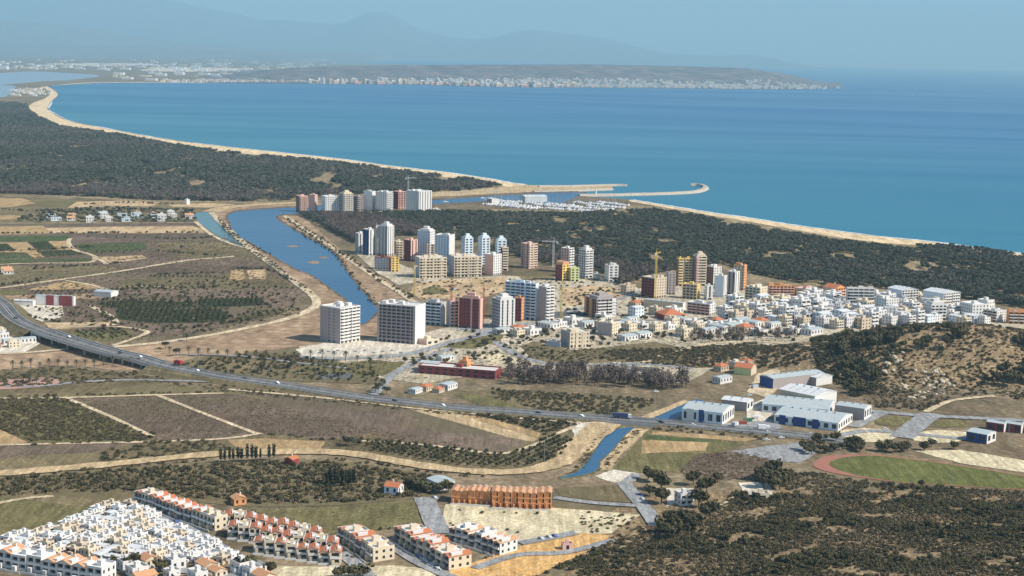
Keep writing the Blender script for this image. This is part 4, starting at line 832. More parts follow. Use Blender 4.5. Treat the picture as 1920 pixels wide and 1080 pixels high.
# --- school, warehouses, workshops
bld('school', 'long low red school with maroon walls below the town', 784, 928, 940, 712, 695, 'q', 'p', 'R', 'R', 'flat', th=74, cat='school', maxd=75)
bld('school', 'raised maroon and pink wing behind the long red school', 786, 822, 830, 698, 682, 'p', 'p', 'P', 'R', 'metal', cat='school')
bld('school', 'orange cube wing on the red school', 858, 876, 886, 702, 683, 'p', 'p', 'O', 'O', 'step', cat='school')
bld('warehouse', 'white warehouse with two red doors beside the motorway', 67, 138, 142, 574, 556, 'n', 'n', 'W', 'W', 'metal', th=70, fl=1, cat='warehouse', stripes=((.28, .48, 'R', 'l'), (.62, .96, 'R', 'l')))
bld('warehouse', 'low white storage wall building left of the red-doored warehouse', 26, 62, 67, 574, 564, 'n', 'n', 'W', 'W', 'metalw', th=70, cat='warehouse')
bld('shed', 'grey roofed farm shed among the fields', 176, 208, 222, 558, 548, 'n', 'n', 'W', 'W', 'metal', th=60, cat='shed')
bld('workshop', 'white workshop with a blue roof edge next to the canal', 1278, 1354, 1376, 798, 774, 'q', 'q', 'L', 'W', 'metal', th=74, fl=1, cat='workshop', stripes=((.42, .54, 'B', 'l'), (.12, .3, 'W', 'l')))
bld('workshop', 'grey-sided workshop with a white roof behind the canal workshop', 1352, 1400, 1412, 772, 754, 'n', 'q', 'K', 'W', 'metalw', fl=1, cat='workshop')
bld('factory', 'largest factory hall with wide pale green sheet roof', 1428, 1553, 1565, 784, 768, 'q', 'n', 'L', 'W', 'metal', th=83, fl=1, cat='factory')
bld('factory', 'raised factory hall with a bright white roof on the back of the largest hall', 1460, 1527, 1568, 765, 742, 'n', 'n', 'T', 'W', 'metalw', th=56, fl=1, cat='factory')
bld('workshop', 'taupe-sided workshop with white end beside the access road', 1565, 1620, 1633, 789, 766, 'n', 'q', 'K', 'W', 'metal', fl=1, cat='workshop')
bld('workshop', 'long low blue-doored workshop in front of the largest hall', 1451, 1571, 1598, 809, 793, 'q', 'q', 'L', 'W', 'metal', th=74, fl=1, cat='workshop', stripes=((.08, .18, 'B', 'l'), (.30, .50, 'B', 'l'), (.60, .70, 'B', 'l')))
bld('warehouse', 'blue-gabled warehouse with a long grey roof', 1424, 1449, 1545, 730, 710, 'n', 'n', 'B', 'K', 'metal', th=42, fl=1, cat='warehouse', maxd=90)
bld('workshop', 'white-roofed workshop below the wooded slope', 1494, 1530, 1560, 724, 708, 'n', 'n', 'K', 'W', 'metalw', fl=1, cat='workshop')
bld('shed', 'small red-roofed yellow store near the blue-gabled warehouse', 1376, 1408, 1418, 705, 691, 'n', 'n', 'M', 'T', 'gable', cat='shed')
bld('workshop', 'small blue workshop with a red fascia by the sports ground', 1811, 1850, 1867, 833, 815, 'q', 'q', 'B', 'W', 'metal', fl=1, cat='workshop')
for k, (a, b) in enumerate(((1848, 1882), (1882, 1914), (1914, 1946))):
    bld('row_workshop', ['purple-banded row workshop with white party wall next to the blue workshop', 'purple-banded middle unit of the workshop row', 'purple-banded workshop at the far end of the row'][k], a, b, b + 7, 811 + 2 * k, 795 + 2 * k, 'q', 'n', 'R', 'W', 'metal', fl=1, th=72, cat='workshop')
bld('house', 'small farmhouse with red tiled roof in the scrub', 720, 746, 757, 929, 914, 'p', 'p', 'L', 'W', 'gable', cat='house', fl=1)
bld('shed', 'long shed with a pale sheet roof behind the unfinished terrace', 799, 820, 853, 921, 905, 'n', 'n', 'W', 'W', 'metal', cat='shed', fl=1)
bld('house', 'little orange house standing alone at the edge of the scrub', 432, 439, 462, 949, 936, 'p', 'p', 'O', 'O', 'gable2', cat='house', fl=1)
bld('shed', 'red-roofed hut beside the row of cypresses on the levee', 533, 548, 561, 873, 862, 'n', 'n', 'R', 'R', 'gable', cat='shed', fl=1)
bld('house', 'white two-storey house half hidden in trees beside the lane', 1264, 1276, 1299, 949, 925, 'p', 'a', 'W', 'W', 'flat', cat='house', fl=2)
bld('shed', 'small pale hut in the sandy clearing of the scrub', 1409, 1414, 1442, 936, 925, 'n', 'q', 'C', 'C', 'flat', cat='shed', fl=1)
bld('kiosk', 'tiny white kiosk with dark doors on the orange earth', 1052, 1055, 1074, 1032, 1021, 'n', 'v', 'P', 'P', 'flat', cat='kiosk', fl=1)
bld('marina_hall', 'white flat-roofed marina hall at the water', 975, 985, 1026, 379, 369, 'n', 'n', 'G', 'W', 'metalw', cat='hall', fl=1, th=20)
bld('marina_shed', 'low white boat shed at the near end of the marina', 913, 922, 936, 384, 373, 'n', 'n', 'N', 'W', 'metalw', cat='shed', fl=1)
bld('tower_house', 'white farm tower standing in the field before the pine wood', 346, 350, 356, 384, 374, 'n', 'n', 'W', 'W', 'white', cat='tower', fl=1)

# ---------------------------------------------------------------- rows of houses
def terrace(name, label, A_, B_, n, depth, H, roof, col, group, fl=2, ls='p', rs='a', bright='W', jitter=.35, unit=None, mix=True):
    """a row of houses along the ground line A_-B_; each unit is a house, turned by `unit` degrees where the row is staggered"""
    a, b = G(*A_), G(*B_); d = b - a; L = d.length / n; th = math.atan2(d.y, d.x); d.normalize(); nb = Vector((-d.y, d.x, 0))
    if unit is not None: th = math.radians(unit)
    protos = []; kinds = [(roof, 1.0, col), ('white', 1.12, bright), (roof, 1.15, bright)] if mix else [(roof, 1.0, col)]
    words = ['', ' flat-topped', ' raised gable'] 
    for i in range(n):
        c = a + d * (L * (i + .5)) + nb * (depth / 2) + nb * random.uniform(-jitter, jitter); k = random.choice((0, 0, 1, 2)) if (mix and i > 2) else (i % len(kinds))
        if k >= len(protos):
            k = len(protos); rf, hm_, cc = kinds[k]
            p = thing(name, label + (',' + words[k] if k else ''), 'house', c, th, group); w = L * (.985 if unit is None else .9)
            block(p, w, depth, H * hm_, fl, ls, rs, bright, cc, 'W', rf, seed=i)
            m = MB(); m.box(-w * .30, -depth / 2 - 1.8, 0, -w * .05, -depth / 2 - .01, 2.5); link('porch', m.mesh('porch', [wallm(cc)]), p)
            m = MB(); m.box(-w * .49, -depth / 2 - 4.2, 0, w * .49, -depth / 2 - 4.0, 1.2); link('garden_wall', m.mesh('garden_wall', [wallm('W')]), p)
            if rf in ('gable', 'gable2') and mix:
                m = MB(); m.box(w * .18, -depth * .38, H * hm_ - .4, w * .46, depth * .1, H * hm_ + 1.7); link('roof_room', m.mesh('roof_room', [wallm('W')]), p)
                m = MB(); m.box(-w / 2 - .12, -depth / 2 - .3, H * hm_ - 1.5, -w / 2 + .12, depth / 2 + .3, H * hm_ + .55); link('party_wall', m.mesh('party_wall', [wallm('W')]), p)
            protos.append(p)
        else: copy_tree(protos[k], c, th + random.uniform(-.03, .03) * (unit is not None), (1, random.uniform(.9, 1.1), random.uniform(.92, 1.08)))
        PLACED.append((c.x, c.y, L * .6))
terrace('terraced_house', 'red-roofed house in the long terrace beside the grey road', (252, 942), (402, 996), 11, 9, 6, 'gable', 'K', 'houses of the long red-roofed terrace', bright='C')
terrace('terraced_house', 'cream house with orange roof in the terrace behind the orange house', (412, 985), (592, 1021), 9, 9, 5.8, 'gable', 'C', 'cream orange-roofed houses, upper terrace', bright='C', unit=8)
terrace('terraced_house', 'cream house with balconies in the middle terrace of the cream estate', (420, 1005), (625, 1043), 10, 9, 5.8, 'gable', 'C', 'cream orange-roofed houses, middle terrace', bright='C', unit=4)
terrace('terraced_house', 'cream house with walled front garden facing the sandy lot', (470, 1034), (632, 1060), 8, 8, 5.6, 'gable', 'C', 'cream orange-roofed houses, front terrace', bright='C', unit=2)
terrace('terraced_house', 'dark-fronted house with white rails and red roof next to the cream estate', (634, 1010), (702, 1054), 6, 11, 5.8, 'gable', 'K', 'short terrace of dark-fronted houses', bright='C')  # here and in the next two rows, shade is coloured into the fronts
terrace('terraced_house', 'tall dark-fronted terraced house with white chimneys', (738, 1012), (842, 1070), 9, 12, 6.6, 'gable', 'K', 'tall dark-fronted terrace', rs='l', bright='C')
terrace('terraced_house', 'house under the long pale red roof beside the bare lot', (842, 1012), (938, 1042), 8, 12, 6.2, 'gable2', 'K', 'terrace beside the bare lot', rs='b', bright='W')
terrace('terraced_house', 'white house with ochre roof stripes in the lowest terrace', (-60, 1052), (192, 1096), 9, 11, 6.4, 'gable2', 'W', 'lowest white terrace with ochre roofs', rs='l')
terrace('unfinished_house', 'unfinished orange brick house with open floors in the lower wing', (846, 943), (921, 947), 7, 11, 7.2, 'gable2', 'O', 'unfinished orange terrace, lower wing', rs='c', ls='c', bright='O', jitter=0, mix=False)
terrace('unfinished_house', 'unfinished orange house with three open floors in the taller wing', (922, 951), (1033, 955), 9, 11, 9.0, 'gable2', 'O', 'unfinished orange terrace, taller wing', fl=3, rs='c', ls='c', bright='O', jitter=0, mix=False)

USED = set()
# small houses: prototypes copied over the plots
def house_proto(name, label, cat, w, d, H, fl, roof, wc, group, ls='p', rs='p', extra=True):
    p = thing(name, label, cat, (0, 0, 0), 0, group); block(p, w, d, H, fl, ls, rs, wc, wc, 'W', roof, seed=len(label))
    if extra:
        m = MB(); m.box(-w / 2 - 1.6, -d * .3, 0, -w / 2 - .01, d * .15, 2.3); link('porch', m.mesh('porch', [wallm(wc)]), p)
    return p
def fill(protos, poly, spacing, th, group=None, jit=.15, keep=1.0, avoid=True, sizes=(.85, 1.15), limit=400, rowgap=None, zs=1.0):
    P = wpoly(poly); xs = [p[0] for p in P]; ys = [p[1] for p in P]; t = math.radians(th); u = (math.cos(t), math.sin(t)); v = (-u[1], u[0])
    cx0, cy0 = sum(xs) / len(xs), sum(ys) / len(ys); R = max(max(xs) - min(xs), max(ys) - min(ys)); n = int(R / spacing) + 2; cnt = 0; used = {}
    sv = rowgap or spacing
    for i in range(-n, n):
        for j in range(-n, n):
            x = cx0 + u[0] * i * spacing + v[0] * j * sv + random.uniform(-jit, jit) * spacing; y = cy0 + u[1] * i * spacing + v[1] * j * sv + random.uniform(-jit, jit) * spacing
            if random.random() > keep or not inside(np.array([x]), np.array([y]), P)[0]: continue
            if avoid and any((x - a) ** 2 + (y - b) ** 2 < (r + spacing * .35) ** 2 for a, b, r in PLACED): continue
            k = random.randrange(len(protos)); pr = protos[k]; s = random.uniform(*sizes); rz = t + random.choice((0, 0, math.pi / 2)) + random.uniform(-.04, .04)
            loc = (x, y, hz(x, y))
            if pr.name not in USED: USED.add(pr.name); pr.location = loc; pr.rotation_euler = (0, 0, rz); pr.scale = (s, s, s * zs)
            else: copy_tree(pr, loc, rz, (s, s * random.uniform(.85, 1.15), s * zs * random.uniform(.9, 1.2)))
            cnt += 1
            PLACED.append((x, y, spacing * .4))
            if cnt >= limit: return cnt
    return cnt
g1 = 'small white houses of the dense estate'
pr = [house_proto('estate_house', 'small white flat-roofed house in the dense white estate', 'house', 6.0, 7.0, 3.4, 1, 'white', 'W', g1),
      house_proto('estate_house', 'white house with a roof room in the dense white estate', 'house', 6.5, 6.5, 4.6, 2, 'white', 'W', g1),
      house_proto('estate_house', 'white house with a pitched pale roof in the dense white estate', 'house', 6.0, 7.5, 3.3, 1, 'metalw', 'W', g1),
      house_proto('estate_house', 'cream stuccoed house in the dense white estate', 'house', 6.0, 6.0, 4.4, 1, 'flat', 'C', g1),
      house_proto('estate_house', 'white house with a grey roof terrace in the dense white estate', 'house', 6.2, 7.0, 3.6, 1, 'clutter', 'W', g1, 'l', 'l'), house_proto('estate_house', 'tan house in the dense white estate', 'house', 6.0, 7.0, 4.6, 1, 'flat', 'T', g1, 'l', 'a')]
NEST = fill(pr, [(-60, 1015), (0, 1008), (60, 998), (110, 984), (160, 968), (228, 946), (262, 955), (330, 988), (395, 1018), (440, 1050), (420, 1060), (330, 1052), (260, 1050), (215, 1050), (150, 1040), (0, 1034), (-60, 1034)], 5.5, 66, jit=.10, keep=.97, limit=300, rowgap=8.2, sizes=(.78, .98), zs=.72)
pr = [house_proto('estate_house', 'ochre-roofed bungalow on the street below the white estate', 'house', 7, 9, 3.4, 1, 'gable2', 'C', 'bungalows below the white estate'), house_proto('estate_house', 'white bungalow with dark windows on the street below the white estate', 'house', 7, 8, 3.6, 1, 'flat', 'W', 'bungalows below the white estate')]
fill(pr, [(205, 1062), (300, 1060), (420, 1064), (500, 1072), (500, 1095), (200, 1092)], 11, 40, keep=.85)
g2 = 'low houses of the old town'
pr = [house_proto('town_house', 'white three-storey town house in the packed old quarter', 'house', 10, 11, 9, 3, 'clutter', 'W', g2, extra=False), house_proto('town_house', 'cream town house in the packed old quarter', 'house', 10, 12, 9, 3, 'flat', 'C', g2, 'p', 'a', False),
      house_proto('town_house', 'tall white town house with balconies in the packed old quarter', 'house', 11, 11, 12.5, 4, 'flat', 'W', g2, 'p', 'b', False), house_proto('town_house', 'taupe town house in the packed old quarter', 'house', 9, 11, 8, 3, 'flat', 'T', g2, extra=False),
      house_proto('town_house', 'grey shaded town house in the packed old quarter', 'house', 10, 10, 7.5, 2, 'clutter', 'G', g2, 'l', 'p', False), house_proto('town_house', 'grey-white town house with a pale sheet roof in the packed old quarter', 'house', 12, 11, 9, 3, 'metalw', 'L', g2, extra=False)]
fill(pr, [(1340, 582), (1420, 572), (1520, 568), (1640, 570), (1720, 566), (1850, 580), (1880, 600), (1850, 614), (1760, 608), (1660, 614), (1560, 618), (1500, 612), (1420, 606), (1350, 600)], 13, 38, keep=.86, limit=140)
fill(pr, [(1090, 545), (1180, 540), (1200, 560), (1320, 570), (1360, 585), (1300, 600), (1180, 600)], 24, 38, keep=.25, limit=20)
g3 = 'low houses and workshops below the towers'
pr = [house_proto('low_house', 'low white house with a flat roof below the towers', 'house', 12, 10, 4.5, 1, 'flat', 'W', g3, extra=False), house_proto('low_house', 'low house with a red tiled roof below the towers', 'house', 12, 10, 4.5, 1, 'hip', 'T', g3, extra=False),
      house_proto('low_house', 'low grey-roofed store below the towers', 'house', 16, 10, 5, 1, 'metal', 'W', g3, extra=False), house_proto('low_house', 'low cream two-storey house below the towers', 'house', 11, 10, 6.2, 2, 'clutter', 'C', g3, extra=False)]
fill(pr, [(905, 632), (960, 612), (1040, 602), (1130, 600), (1290, 602), (1330, 612), (1280, 632), (1160, 640), (1110, 632), (1050, 622), (1000, 632), (940, 640)], 18, 42, keep=.6, limit=60)
fill(pr, [(1160, 560), (1210, 572), (1290, 590), (1290, 604), (1160, 604)], 17, 42, keep=.5, limit=24)
fill(pr, [(640, 690), (760, 690), (770, 668), (900, 650), (960, 652), (900, 676), (780, 684), (700, 716), (640, 712)], 26, 42, keep=.3, limit=14, sizes=(.6, .9))
fill(pr, [(1300, 606), (1420, 606), (1540, 618), (1520, 634), (1400, 630), (1300, 626)], 15, 42, keep=.7, limit=50)
fill(pr, [(728, 732), (780, 722), (850, 726), (850, 738), (780, 738)], 13, 60, keep=.6, limit=14, sizes=(.6, .85))
fill(pr, [(1290, 708), (1340, 690), (1400, 685), (1440, 690), (1380, 715), (1330, 725), (1290, 735)], 17, 42, keep=.35, limit=12, sizes=(.6, .9))
fill(pr, [(-30, 628), (20, 622), (60, 638), (40, 655), (-30, 656)], 15, 30, keep=.6, limit=8, sizes=(.7, .9))
g4 = 'white houses among the trees on the far plain'
pr = [house_proto('plain_house', 'small white house among trees on the plain beside the wood', 'house', 11, 9, 4, 1, 'gable2', 'W', g4, extra=False), house_proto('plain_house', 'pale blue-roofed house among trees on the plain beside the wood', 'house', 14, 9, 4.5, 1, 'metal', 'L', g4, extra=False), house_proto('plain_house', 'white two-storey house among trees on the plain beside the wood', 'house', 10, 10, 6.5, 2, 'white', 'W', g4, extra=False)]
fill(pr, [(75, 415), (90, 406), (130, 402), (200, 400), (300, 402), (360, 405), (368, 415), (330, 417), (200, 417)], 24, 20, keep=.75, limit=90)
fill(pr, [(0, 412), (60, 410), (70, 418), (0, 419)], 40, 20, keep=.4, limit=5)
fill(pr, [(0, 508), (30, 500), (25, 514), (0, 518)], 16, 20, keep=.7, limit=4)
# the town across the bay
g5 = 'buildings of the town across the bay'
FARP = []
for k, (w, d_, h, c, nm) in enumerate(((26, 18, 20, 'W', 'white'), (34, 20, 15, 'C', 'cream'), (20, 20, 30, 'W', 'tall white'), (40, 18, 12, 'P', 'pinkish'), (30, 22, 24, 'T', 'tan'))):
    p = thing('seafront_building', 'tiny %s building on the shore of the town across the bay' % nm, 'building', (0, 0, 0), 0, g5); m = MB(); m.box(-w / 2, -d_ / 2, -3, w / 2, d_ / 2, h); m.box(-w * .2, -d_ * .2, h, w * .2, d_ * .2, h + 3)
    for z in range(3, int(h) - 1, 4): m.box(-w * .46, -d_ / 2 - .4, z, w * .46, -d_ / 2 + .1, z + 1.6, 1)
    link('wall', m.mesh('wall', [wallm(c), GLASS]), p); FARP.append(p)
def cape_point(px, t):
    j = np.interp(px, cx, np.arange(len(cx))); i = t * 25; j0, i0_ = int(min(j, 158)), int(min(i, 24))
    return Vector((CAPE_X[i0_, j0] * (1 - (j - j0)) + CAPE_X[i0_, j0 + 1] * (j - j0), CAPE_Y[i0_, j0] + (CAPE_Y[i0_ + 1, j0] - CAPE_Y[i0_, j0]) * (i - i0_), CAPE_Z[i0_, j0] + (CAPE_Z[i0_ + 1, j0] - CAPE_Z[i0_, j0]) * (i - i0_)))
spots = []
while len(spots) < 900:
    px = random.triangular(565, 1560, 1150) if random.random() < .55 else random.uniform(565, 1556)
    tmax = .05 + .17 * max(0, math.sin((px - 565) / 330.0)) * (px > 640) + (.12 if 1380 < px < 1530 else 0)
    spots.append(cape_point(px, .012 + random.random() ** 1.4 * tmax))
spots.sort(key=lambda p: p.y)
for k, p in enumerate(spots[:280]):
    r = FARP[k % 5]; s = random.uniform(.7, 1.5)
    if k < 5: r.location = p; r.scale = (s, s, s)
    else: copy_tree(r, p, random.uniform(.3, 1.1), s)
far = MB()
def farbox(p, w, d_, h, mi):
    far.tube((p.x, p.y, p.z - 4), (p.x, p.y, p.z + h), w * .6, w * .6, 4, mi)
for p in spots[280:]: farbox(p, random.uniform(18, 45), 20, random.uniform(8, 26), random.choice((0, 0, 1, 2)))
for _ in range(130): px = random.uniform(300, 620); farbox(G(px, 154.2 - random.random() ** 2 * 4, 0, False), random.uniform(15, 40), 20, random.uniform(7, 18), random.choice((0, 1, 1, 2)))
for _ in range(60): px = random.uniform(20, 95); farbox(G(px, random.uniform(166, 180), 0, False), random.uniform(12, 30), 15, random.uniform(5, 9), random.choice((0, 1)))
for _ in range(320):
    px, py = random.uniform(-60, 640), random.triangular(112, 152, 122)
    if py > 132 and px < 200: continue
    farbox(G(px, py, 0, False), random.uniform(40, 120), 40, random.uniform(8, 22), random.choice((0, 0, 1, 2)))
tag(link('far_town', far.mesh('far_town', [wallm('W'), wallm('C'), wallm('G')])), 'pale specks of distant towns scattered round the bay', 'town', kind='stuff')
# ---------------------------------------------------------------- vegetation
def leaf_mesh(name, n, r, h, zc, size, seed, m, lumps=7, flat=1.0, trunk=None):
    """a crown of many small leaf faces gathered in lumps round the crown's volume"""
    g = np.random.default_rng(seed); C = g.normal(size=(lumps, 3)); C /= np.linalg.norm(C, axis=1)[:, None]; C *= g.uniform(.25, .72, (lumps, 1)); C[:, 2] = np.abs(C[:, 2]) * .9 - .15
    R = g.uniform(.34, .6, lumps); k = g.integers(0, lumps, n); d = g.normal(size=(n, 3)); d /= np.linalg.norm(d, axis=1)[:, None]
    p = C[k] + d * R[k][:, None] * g.uniform(.75, 1.05, (n, 1)); p *= np.array([r, r, h * .5 * flat]); p[:, 2] += zc
    nrm = d + g.normal(size=(n, 3)) * .55; nrm[:, 2] += .25; nrm /= np.linalg.norm(nrm, axis=1)[:, None]
    a = np.cross(nrm, g.normal(size=(n, 3))); a /= np.linalg.norm(a, axis=1)[:, None]; b = np.cross(nrm, a); s = size * g.uniform(.6, 1.3, (n, 1))
    V = np.concatenate([p + a * s, p + b * s * .8, p - a * s, p - b * s * .8], 1).reshape(-1, 3)
    F_ = np.arange(4 * n).reshape(-1, 4)
    me = bpy.data.meshes.new(name); me.from_pydata(V.tolist(), [], F_.tolist()); me.materials.append(m); return me
PINE = leaf_mat('pine_needles', (.050, .056, .035), (.105, .105, .066))
PINE2 = leaf_mat('pine_needles_grey', (.085, .078, .060), (.15, .13, .098))
BARE = leaf_mat('bare_twigs', (.11, .080, .068), (.17, .13, .105))
SCR = leaf_mat('scrub_leaves', (.082, .070, .034), (.15, .122, .062), .4)
SCRD = leaf_mat('scrub_dark', (.058, .054, .024), (.115, .098, .046), .35)
SCRB = leaf_mat('scrub_dry', (.15, .11, .06), (.25, .19, .11), .3)
CIT = leaf_mat('citrus_leaves', (.040, .045, .018), (.075, .070, .028), .3)
PALM = leaf_mat('palm_leaves', (.05, .06, .03), (.10, .10, .05), .2)
CYP = leaf_mat('cypress_leaves', (.018, .026, .016), (.04, .046, .026), .2)
BARK = mat('bark', (.13, .095, .07), .95, .3, 2)
def trunk_mesh(name, h, r, limbs=3, seed=0, m=None):
    mb = MB(); g = random.Random(seed); mb.tube((0, 0, -.3), (0, 0, h), r, r * .6, 6)
    for k in range(limbs):
        t = 2 * math.pi * (k + g.random() * .5) / limbs; mb.tube((0, 0, h * .75), (math.cos(t) * h * .35, math.sin(t) * h * .35, h * 1.25), r * .5, r * .2, 5)
    return mb.mesh(name, [m or BARK])
def tree_proto(name, label, crown, trunk, group, cat='tree'):
    t = thing(name, label, cat, (0, 0, -500), 0, group); link('trunk', trunk, t); link('crown', crown, t); return t
CR = {
 'pine_a': leaf_mesh('crown', 150, 3.4, 4.2, 5.2, .75, 1, PINE), 'pine_b': leaf_mesh('crown', 140, 2.8, 5.0, 5.0, .7, 2, PINE), 'pine_c': leaf_mesh('crown', 120, 3.0, 3.8, 4.6, .7, 3, PINE2),
 'bare': leaf_mesh('crown', 150, 2.8, 7.0, 3.9, .36, 4, BARE, 11), 'bush_a': leaf_mesh('crown', 90, 1.5, 2.2, .75, .42, 5, SCR, 6), 'bush_b': leaf_mesh('crown', 90, 1.9, 2.8, .95, .5, 6, SCRD, 6), 'bush_c': leaf_mesh('crown', 70, 1.3, 1.6, .5, .36, 7, SCRB, 6),
 'citrus': leaf_mesh('crown', 90, 1.9, 3.2, 1.9, .52, 8, CIT, 7), 'clump': leaf_mesh('crown', 170, 8.5, 8, 4.5, 1.9, 9, PINE, 10), 'clump_b': leaf_mesh('crown', 150, 8, 7, 4, 1.8, 10, PINE2, 10), 'big': leaf_mesh('crown', 420, 4.6, 7.0, 4.6, .75, 11, SCRD, 12),
 'grass': leaf_mesh('crown', 40, 1.0, .8, .25, .3, 12, SCRB, 5)}
TR = {'pine': trunk_mesh('trunk', 4.0, .28, 4, 1), 'bare': trunk_mesh('trunk', 4.0, .18, 6, 2), 'citrus': trunk_mesh('trunk', 1.1, .14, 3, 3), 'big': trunk_mesh('trunk', 3.0, .35, 4, 4)}
GNG = {}
def scatter_group(mesh_ob):
    ng = bpy.data.node_groups.new('scatter_' + mesh_ob.name, 'GeometryNodeTree')
    ng.interface.new_socket('Geometry', in_out='INPUT', socket_type='NodeSocketGeometry'); ng.interface.new_socket('Geometry', in_out='OUTPUT', socket_type='NodeSocketGeometry')
    n, l = ng.nodes, ng.links; gi, go = n.new('NodeGroupInput'), n.new('NodeGroupOutput'); ip = n.new('GeometryNodeInstanceOnPoints'); oi = n.new('GeometryNodeObjectInfo'); oi.inputs['Object'].default_value = mesh_ob; oi.transform_space = 'ORIGINAL'
    na = n.new('GeometryNodeInputNamedAttribute'); na.data_type = 'FLOAT_VECTOR'; na.inputs['Name'].default_value = 'siz'
    nr = n.new('GeometryNodeInputNamedAttribute'); nr.data_type = 'FLOAT_VECTOR'; nr.inputs['Name'].default_value = 'rot'
    l.new(gi.outputs[0], ip.inputs['Points']); l.new(oi.outputs['Geometry'], ip.inputs['Instance']); l.new(na.outputs[0], ip.inputs['Scale']); l.new(nr.outputs[0], ip.inputs['Rotation']); l.new(ip.outputs[0], go.inputs[0])
    return ng
SRC = {}
def src_object(key):
    if key not in SRC: SRC[key] = bpy.data.objects.new('crown_source_' + key, CR[key])
    return SRC[key]
def scatter(name, label, cat, key, P, smin, smax, zs=(.8, 1.2), seed=1):
    g = np.random.default_rng(seed); n = len(P)
    if n == 0: return
    me = bpy.data.meshes.new(name); me.from_pydata([tuple(p) for p in P], [], [])
    s = g.uniform(smin, smax, n); S3 = np.stack([s, s, s * g.uniform(*zs, n)], 1).astype(np.float32); R3 = np.zeros((n, 3), np.float32); R3[:, 2] = g.uniform(0, 6.28, n)
    a = me.attributes.new('siz', 'FLOAT_VECTOR', 'POINT'); a.data.foreach_set('vector', S3.ravel()); a = me.attributes.new('rot', 'FLOAT_VECTOR', 'POINT'); a.data.foreach_set('vector', R3.ravel())
    o = link(name, me); tag(o, label, cat, kind='stuff')
    if key not in GNG: GNG[key] = scatter_group(src_object(key))
    md = o.modifiers.new('scatter', 'NODES'); md.node_group = GNG[key]
    return o
def sample(poly, per, seed=0, clear=None, terrain=False, world=False, patch=None):
    """random points at one per `per` square metres in a traced area"""
    P = poly if world else wpoly(poly, terrain); g = np.random.default_rng(seed); xs = np.array([p[0] for p in P]); ys = np.array([p[1] for p in P])
    n = int((xs.max() - xs.min()) * (ys.max() - ys.min()) / per); x = g.uniform(xs.min(), xs.max(), n); y = g.uniform(ys.min(), ys.max(), n)
    k = inside(x, y, P); x, y = x[k], y[k]
    if clear:
        for (a, b, rx, ry) in clear:
            k = ((x - a) / rx) ** 2 + ((y - b) / ry) ** 2 > 1; x, y = x[k], y[k]
    if patch:                                                   # patchy cover: drop points in the hollows of a broad wave field
        sc, lo = patch; f = np.sin(x * sc + 1.3 * np.sin(y * sc * .7)) + np.sin(y * sc * 1.3 + 1.7 * np.sin(x * sc * .6 + 2)) + g.normal(size=len(x)) * .5
        k = f > lo; x, y = x[k], y[k]
    if PLACED and not world:
        A3 = np.array(PLACED); keep = np.ones(len(x), bool)
        bx = (A3[:, 0] > x.min() - 60) & (A3[:, 0] < x.max() + 60) & (A3[:, 1] > y.min() - 60) & (A3[:, 1] < y.max() + 60) if len(x) else np.zeros(len(A3), bool)
        for a, b, r in A3[bx]: keep &= (x - a) ** 2 + (y - b) ** 2 > (r * .85 + 1.5) ** 2
        x, y = x[keep], y[keep]
    z = np.array([hz(a, b) for a, b in zip(x, y)]) if (len(y) and y.min() < 1800) else np.zeros(len(x))
    return np.stack([x, y, z], 1)
def individuals(proto, P, count, smin, smax, seed=0, keepfn=None):
    """the nearest `count` points become trees of their own; the rest is returned"""
    P = np.asarray(P); o = np.argsort(P[:, 1]); near, rest = P[o[:count]], P[o[count:]]; g = random.Random(seed)
    for k, p in enumerate(near):
        s = g.uniform(smin, smax)
        if k == 0: proto.location = p; proto.scale = (s, s, s)
        else: copy_tree(proto, tuple(p), g.uniform(0, 6.28), (s, s, s * g.uniform(.85, 1.2)))
    return rest
def clearings(poly, n, seed, rx=(10, 32), ry=(16, 42)):
    Q = sample(poly, 2000, seed); g = np.random.default_rng(seed); Q = Q[g.permutation(len(Q))[:n]]
    return [(q[0], q[1], g.uniform(*rx), g.uniform(*ry)) for q in Q]
FOR_R = [(560, 403), (640, 404), (740, 402), (830, 400), (900, 400), (1000, 403), (1090, 404), (1180, 398), (1230, 397), (1290, 405), (1340, 415), (1400, 426), (1480, 440), (1560, 454), (1654, 465), (1715, 471), (1722, 465), (1780, 466), (1860, 473), (1920, 482), (1990, 494), (1990, 588), (1920, 578), (1850, 566), (1700, 546), (1640, 541), (1550, 541), (1400, 511), (1330, 497), (1265, 508), (1160, 536), (1120, 506), (1040, 500), (950, 478), (850, 448), (760, 442), (700, 452), (668, 458), (610, 428)]
FOR_L = [(-420, 222), (0, 194), (50, 196), (54, 208), (70, 220), (110, 239), (190, 249), (287, 267), (380, 283), (500, 295), (640, 309), (723, 320), (827, 334), (917, 347), (945, 352), (860, 358), (790, 361), (640, 366), (560, 372), (540, 378), (420, 378), (300, 376), (150, 368), (0, 362), (-420, 364)]
clr = clearings(FOR_R, 130, 5, (4, 18), (14, 36))
PR_ = sample(FOR_R, 12, 11, clr, patch=(.045, -1.75))
pine = tree_proto('pine_tree', 'dark umbrella pine on the near edge of the wood behind the town', CR['pine_a'], TR['pine'], 'pines at the near edge of the coastal wood', 'pine')
rest = individuals(pine, PR_, 280, .75, 1.1, 3)
g = np.random.default_rng(4)
def stands(P, sc):                                              # the mix of trees changes from stand to stand
    f = np.sin(P[:, 0] * sc + 1.6 * np.sin(P[:, 1] * sc * .8)) + np.sin(P[:, 1] * sc * .9 + 1.9 * np.sin(P[:, 0] * sc * .5 + 1)); return np.clip(.5 + f * .21 + g.normal(size=len(P)) * .17, 0, .999)
kk = stands(rest, .02)
scatter('pine_wood', 'dense dark pine wood between the town and the beach', 'wood', 'pine_b', rest[kk < .42], .6, 1.1, seed=1)
